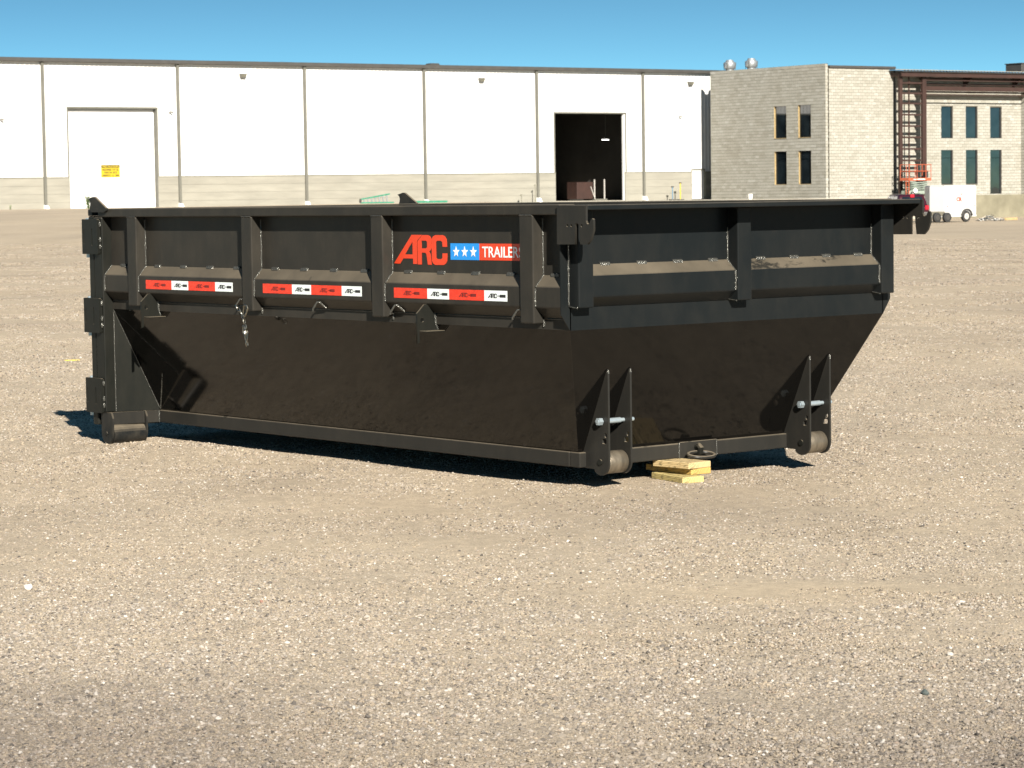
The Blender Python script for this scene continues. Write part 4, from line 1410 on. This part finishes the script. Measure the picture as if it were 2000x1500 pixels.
path = [Vector(p) for p in ((-2.825, -.005, .842), (-2.795, -.016, .832), (-2.765, -.018, .818), (-2.742, -.018, .800), (-2.728, -.018, .775), (-2.722, -.016, .745), (-2.716, -.014, .715), (-2.708, -.012, .690), (-2.716, -.012, .668), (-2.728, -.014, .690), (-2.734, -.016, .712), (-2.726, -.022, .735), (-2.715, -.022, .712), (-2.706, -.020, .685), (-2.704, -.018, .655), (-2.702, -.018, .628))]
seg = []
for a, b in zip(path, path[1:]):
    n = max(1, int(round((b - a).length / .024)))
    for k in range(n):
        seg.append((a.lerp(b, (k + .5) / n), b - a))
for i, (c, d) in enumerate(seg):
    nn = Vector((.25, -1, .1)) if i % 2 else Vector((1, .35, .2))
    link(c, d, nn)
cpts = [(-2.712, -.024, .842), (-2.700, -.026, .850), (-2.682, -.026, .846), (-2.674, -.025, .832), (-2.690, -.024, .808), (-2.708, -.024, .788), (-2.722, -.024, .786), (-2.726, -.024, .798), (-2.718, -.024, .822)]
MB().tube(cpts, .0048, 8, closed=True).build('snap_hook', M['chain'], ch, smooth=True)

# ------------------------------------------------------------------ timber blocks under the front rail
for (x1, y0, wd_, z0, ln, ang, mt, lb) in ((-.115, .847, .156, .0722, .25, .055, 'wood_a', 'pale pine block, topmost of the stack under the bin front'),
                                           (-.128, .875, .126, .0408, .36, -.06, 'wood_b', 'golden pine block, middle of the stack under the bin front'),
                                           (-.087, .779, .124, .0094, .30, -.20, 'wood_c', 'yellowish pine block, lowest of the stack under the bin front')):
    o = MB().box(-ln, 0, 0, wd_, 0, .0312).build('timber_block', M[mt], None, .004, 2)
    o.location = (x1, y0, z0)
    o.rotation_euler = (0, 0, ang)
    tag(o, lb, 'timber block', 'timber blocks under the bin front')

# ------------------------------------------------------------------ loose bits on the yard
o = MB().bar((-.07, 0, .004), (.07, .012, .004), .03, .006).build('plastic_strip', M['yellow'])
o.location = (-11.66, 3.95, float(gz(-11.66, 3.95)))
o.rotation_euler = (0, 0, 1.0)
tag(o, 'small yellow plastic strip lying on the gravel left of the bin', 'strip')


def stone_mesh(name, r, seed, sub=1, flat=.62):
    rg = random.Random(seed)
    bm = bmesh.new()
    bmesh.ops.create_icosphere(bm, subdivisions=sub, radius=1)
    ax = [rg.uniform(.75, 1.25), rg.uniform(.6, 1.0), flat * rg.uniform(.7, 1.1)]
    for v in bm.verts:
        k = 1 + rg.uniform(-.22, .22)
        v.co = Vector((v.co.x * ax[0], v.co.y * ax[1], v.co.z * ax[2])) * (r * k)
    me = bpy.data.meshes.new(name)
    bm.to_mesh(me)
    bm.free()
    return me


for x, y, r, col, lb in ((.694, -3.219, .017, (.75, .73, .68), 'bright white stone lying on the gravel at the left'),
                         (1.569, -2.766, .009, (.27, .15, .11), 'small brick red stone on the gravel'),
                         (4.35, -2.35, .013, (.07, .085, .08), 'dark green-grey stone in the coarse gravel at lower right')):
    me = stone_mesh('stone', r, int(r * 1e4), 2, .8)
    me.materials.append(simple('single_stone_%d' % int(r * 1e4), col, .8, 0, .1, 60))
    o = put('stone', me, None, (x, y, float(gz(x, y)) + r * .45))
    tag(o, lb, 'stone')

# loose gravel: clumps of small stones spread over the near yard
lib = bpy.data.collections.new('gravel_library')


def clump(seed, n, rad, rmed, rmax, mat='stone'):
    rg = np.random.default_rng(seed)
    src = [stone_mesh('s', 1, seed * 31 + k, 1) for k in range(6)]
    V, Fc = [], []
    for k in range(n):
        s = src[k % 6]
        r = min(rmax, rmed * math.exp(rg.normal(0, .42)))
        a, q = rg.uniform(0, 6.283), rad * math.sqrt(rg.uniform())
        cx, cy = q * math.cos(a), q * math.sin(a)
        ro = Matrix.Rotation(rg.uniform(0, 6.28), 3, 'Z') @ Matrix.Rotation(rg.uniform(-.5, .5), 3, 'X')
        b = len(V)
        for v in s.vertices:
            p = ro @ (v.co * r)
            V.append((cx + p.x, cy + p.y, p.z + r * rg.uniform(.0, .35)))
        Fc += [tuple(b + i for i in f.vertices) for f in s.polygons]
    for s in src:
        bpy.data.meshes.remove(s)
    me = bpy.data.meshes.new('gravel_clump')
    me.from_pydata(V, [], Fc)
    me.materials.append(M[mat])
    o = bpy.data.objects.new('gravel_clump', me)
    lib.objects.link(o)


for k in range(7):
    clump(100 + k, 200, .16, .0025, .007)
for k in range(3):
    clump(300 + k, 95, .15, .0035, .010, 'stone_grey')

pts, scl, rot, ind, gry = [], [], [], [], []


def scatter(d0, d1, lo, dens, kinds, smin, smax, cmin=0.0, base=.06):
    area_w = lambda d: 2 * (.21 * d + lo)
    n = int(dens * (d1 - d0) * area_w((d0 + d1) / 2))
    d = rng.uniform(d0, d1, n)
    l = rng.uniform(-1, 1, n) * (.21 * d + lo)
    x = CAMX + l * AR.x + d * AF.x
    y = CAMY + l * AR.y + d * AF.y
    keep = rng.uniform(0, 1, n) < np.clip((coarse(x, y) - cmin) * 1.35 * (1 - base) + base, 0, 1)
    x, y = x[keep], y[keep]
    z = gz(x, y)
    gry.extend(grey_vignette(x, y).tolist())
    for a, b, c in zip(x, y, z):
        pts.append((a, b, c - .0012))
        scl.append(rng.uniform(smin, smax))
        rot.append((0, 0, rng.uniform(0, 6.28)))
        ind.append(int(rng.integers(kinds[0], kinds[1])))


scatter(5.2, 9.5, 1.1, 120, (0, 7), .8, 1.25)
scatter(5.2, 9.5, 1.1, 110, (7, 10), .8, 1.3, .42)
scatter(9.5, 14.5, 1.1, 80, (0, 7), .85, 1.35)
scatter(9.5, 14.5, 1.1, 14, (7, 10), .8, 1.2, .3)
scatter(14.5, 22, 1.0, 34, (0, 7), 1.0, 1.6, base=.55)
scatter(22, 32, 1.0, 14, (0, 7), 1.3, 2.0, base=.55)
scatter(32, 46, 1.0, 6, (0, 7), 1.6, 2.6, base=.55)
scatter(46, 60, 1.0, 3, (0, 7), 2.0, 3.0, base=.55)
scatter(60, 80, 1.0, 1.4, (0, 7), 2.4, 3.4, base=.55)
pm = bpy.data.meshes.new('gravel')
pm.from_pydata(pts, [], [])
a_ = pm.attributes.new('scl', 'FLOAT', 'POINT')
a_.data.foreach_set('value', np.array(scl, np.float32))
a_ = pm.attributes.new('rot', 'FLOAT_VECTOR', 'POINT')
a_.data.foreach_set('vector', np.array(rot, np.float32).reshape(-1))
a_ = pm.attributes.new('ind', 'INT', 'POINT')
a_.data.foreach_set('value', np.array(ind, np.int32))
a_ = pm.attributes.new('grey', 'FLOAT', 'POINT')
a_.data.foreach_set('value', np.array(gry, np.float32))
gravel = put('gravel', pm)
tag(gravel, 'loose tan and grey gravel stones strewn over the yard', 'gravel', kind='stuff')
ng = bpy.data.node_groups.new('gravel_spread', 'GeometryNodeTree')
ng.interface.new_socket('Geometry', in_out='INPUT', socket_type='NodeSocketGeometry')
ng.interface.new_socket('Geometry', in_out='OUTPUT', socket_type='NodeSocketGeometry')
gi, go = ng.nodes.new('NodeGroupInput'), ng.nodes.new('NodeGroupOutput')
ip = ng.nodes.new('GeometryNodeInstanceOnPoints')
ci = ng.nodes.new('GeometryNodeCollectionInfo')
ci.inputs[0].default_value = lib
ci.inputs[1].default_value = True
ci.inputs[2].default_value = True


def named(nm, tp):
    n = ng.nodes.new('GeometryNodeInputNamedAttribute')
    n.data_type = tp
    n.inputs[0].default_value = nm
    return n.outputs[0]


ip.inputs['Pick Instance'].default_value = True
ng.links.new(gi.outputs[0], ip.inputs['Points'])
ng.links.new(ci.outputs[0], ip.inputs['Instance'])
ng.links.new(named('ind', 'INT'), ip.inputs['Instance Index'])
ng.links.new(named('rot', 'FLOAT_VECTOR'), ip.inputs['Rotation'])
ng.links.new(named('scl', 'FLOAT'), ip.inputs['Scale'])
ng.links.new(ip.outputs[0], go.inputs[0])
gm = gravel.modifiers.new('spread', 'NODES')
gm.node_group = ng
for o in SC.objects:
    if '_world' in o.keys():
        del o['_world']
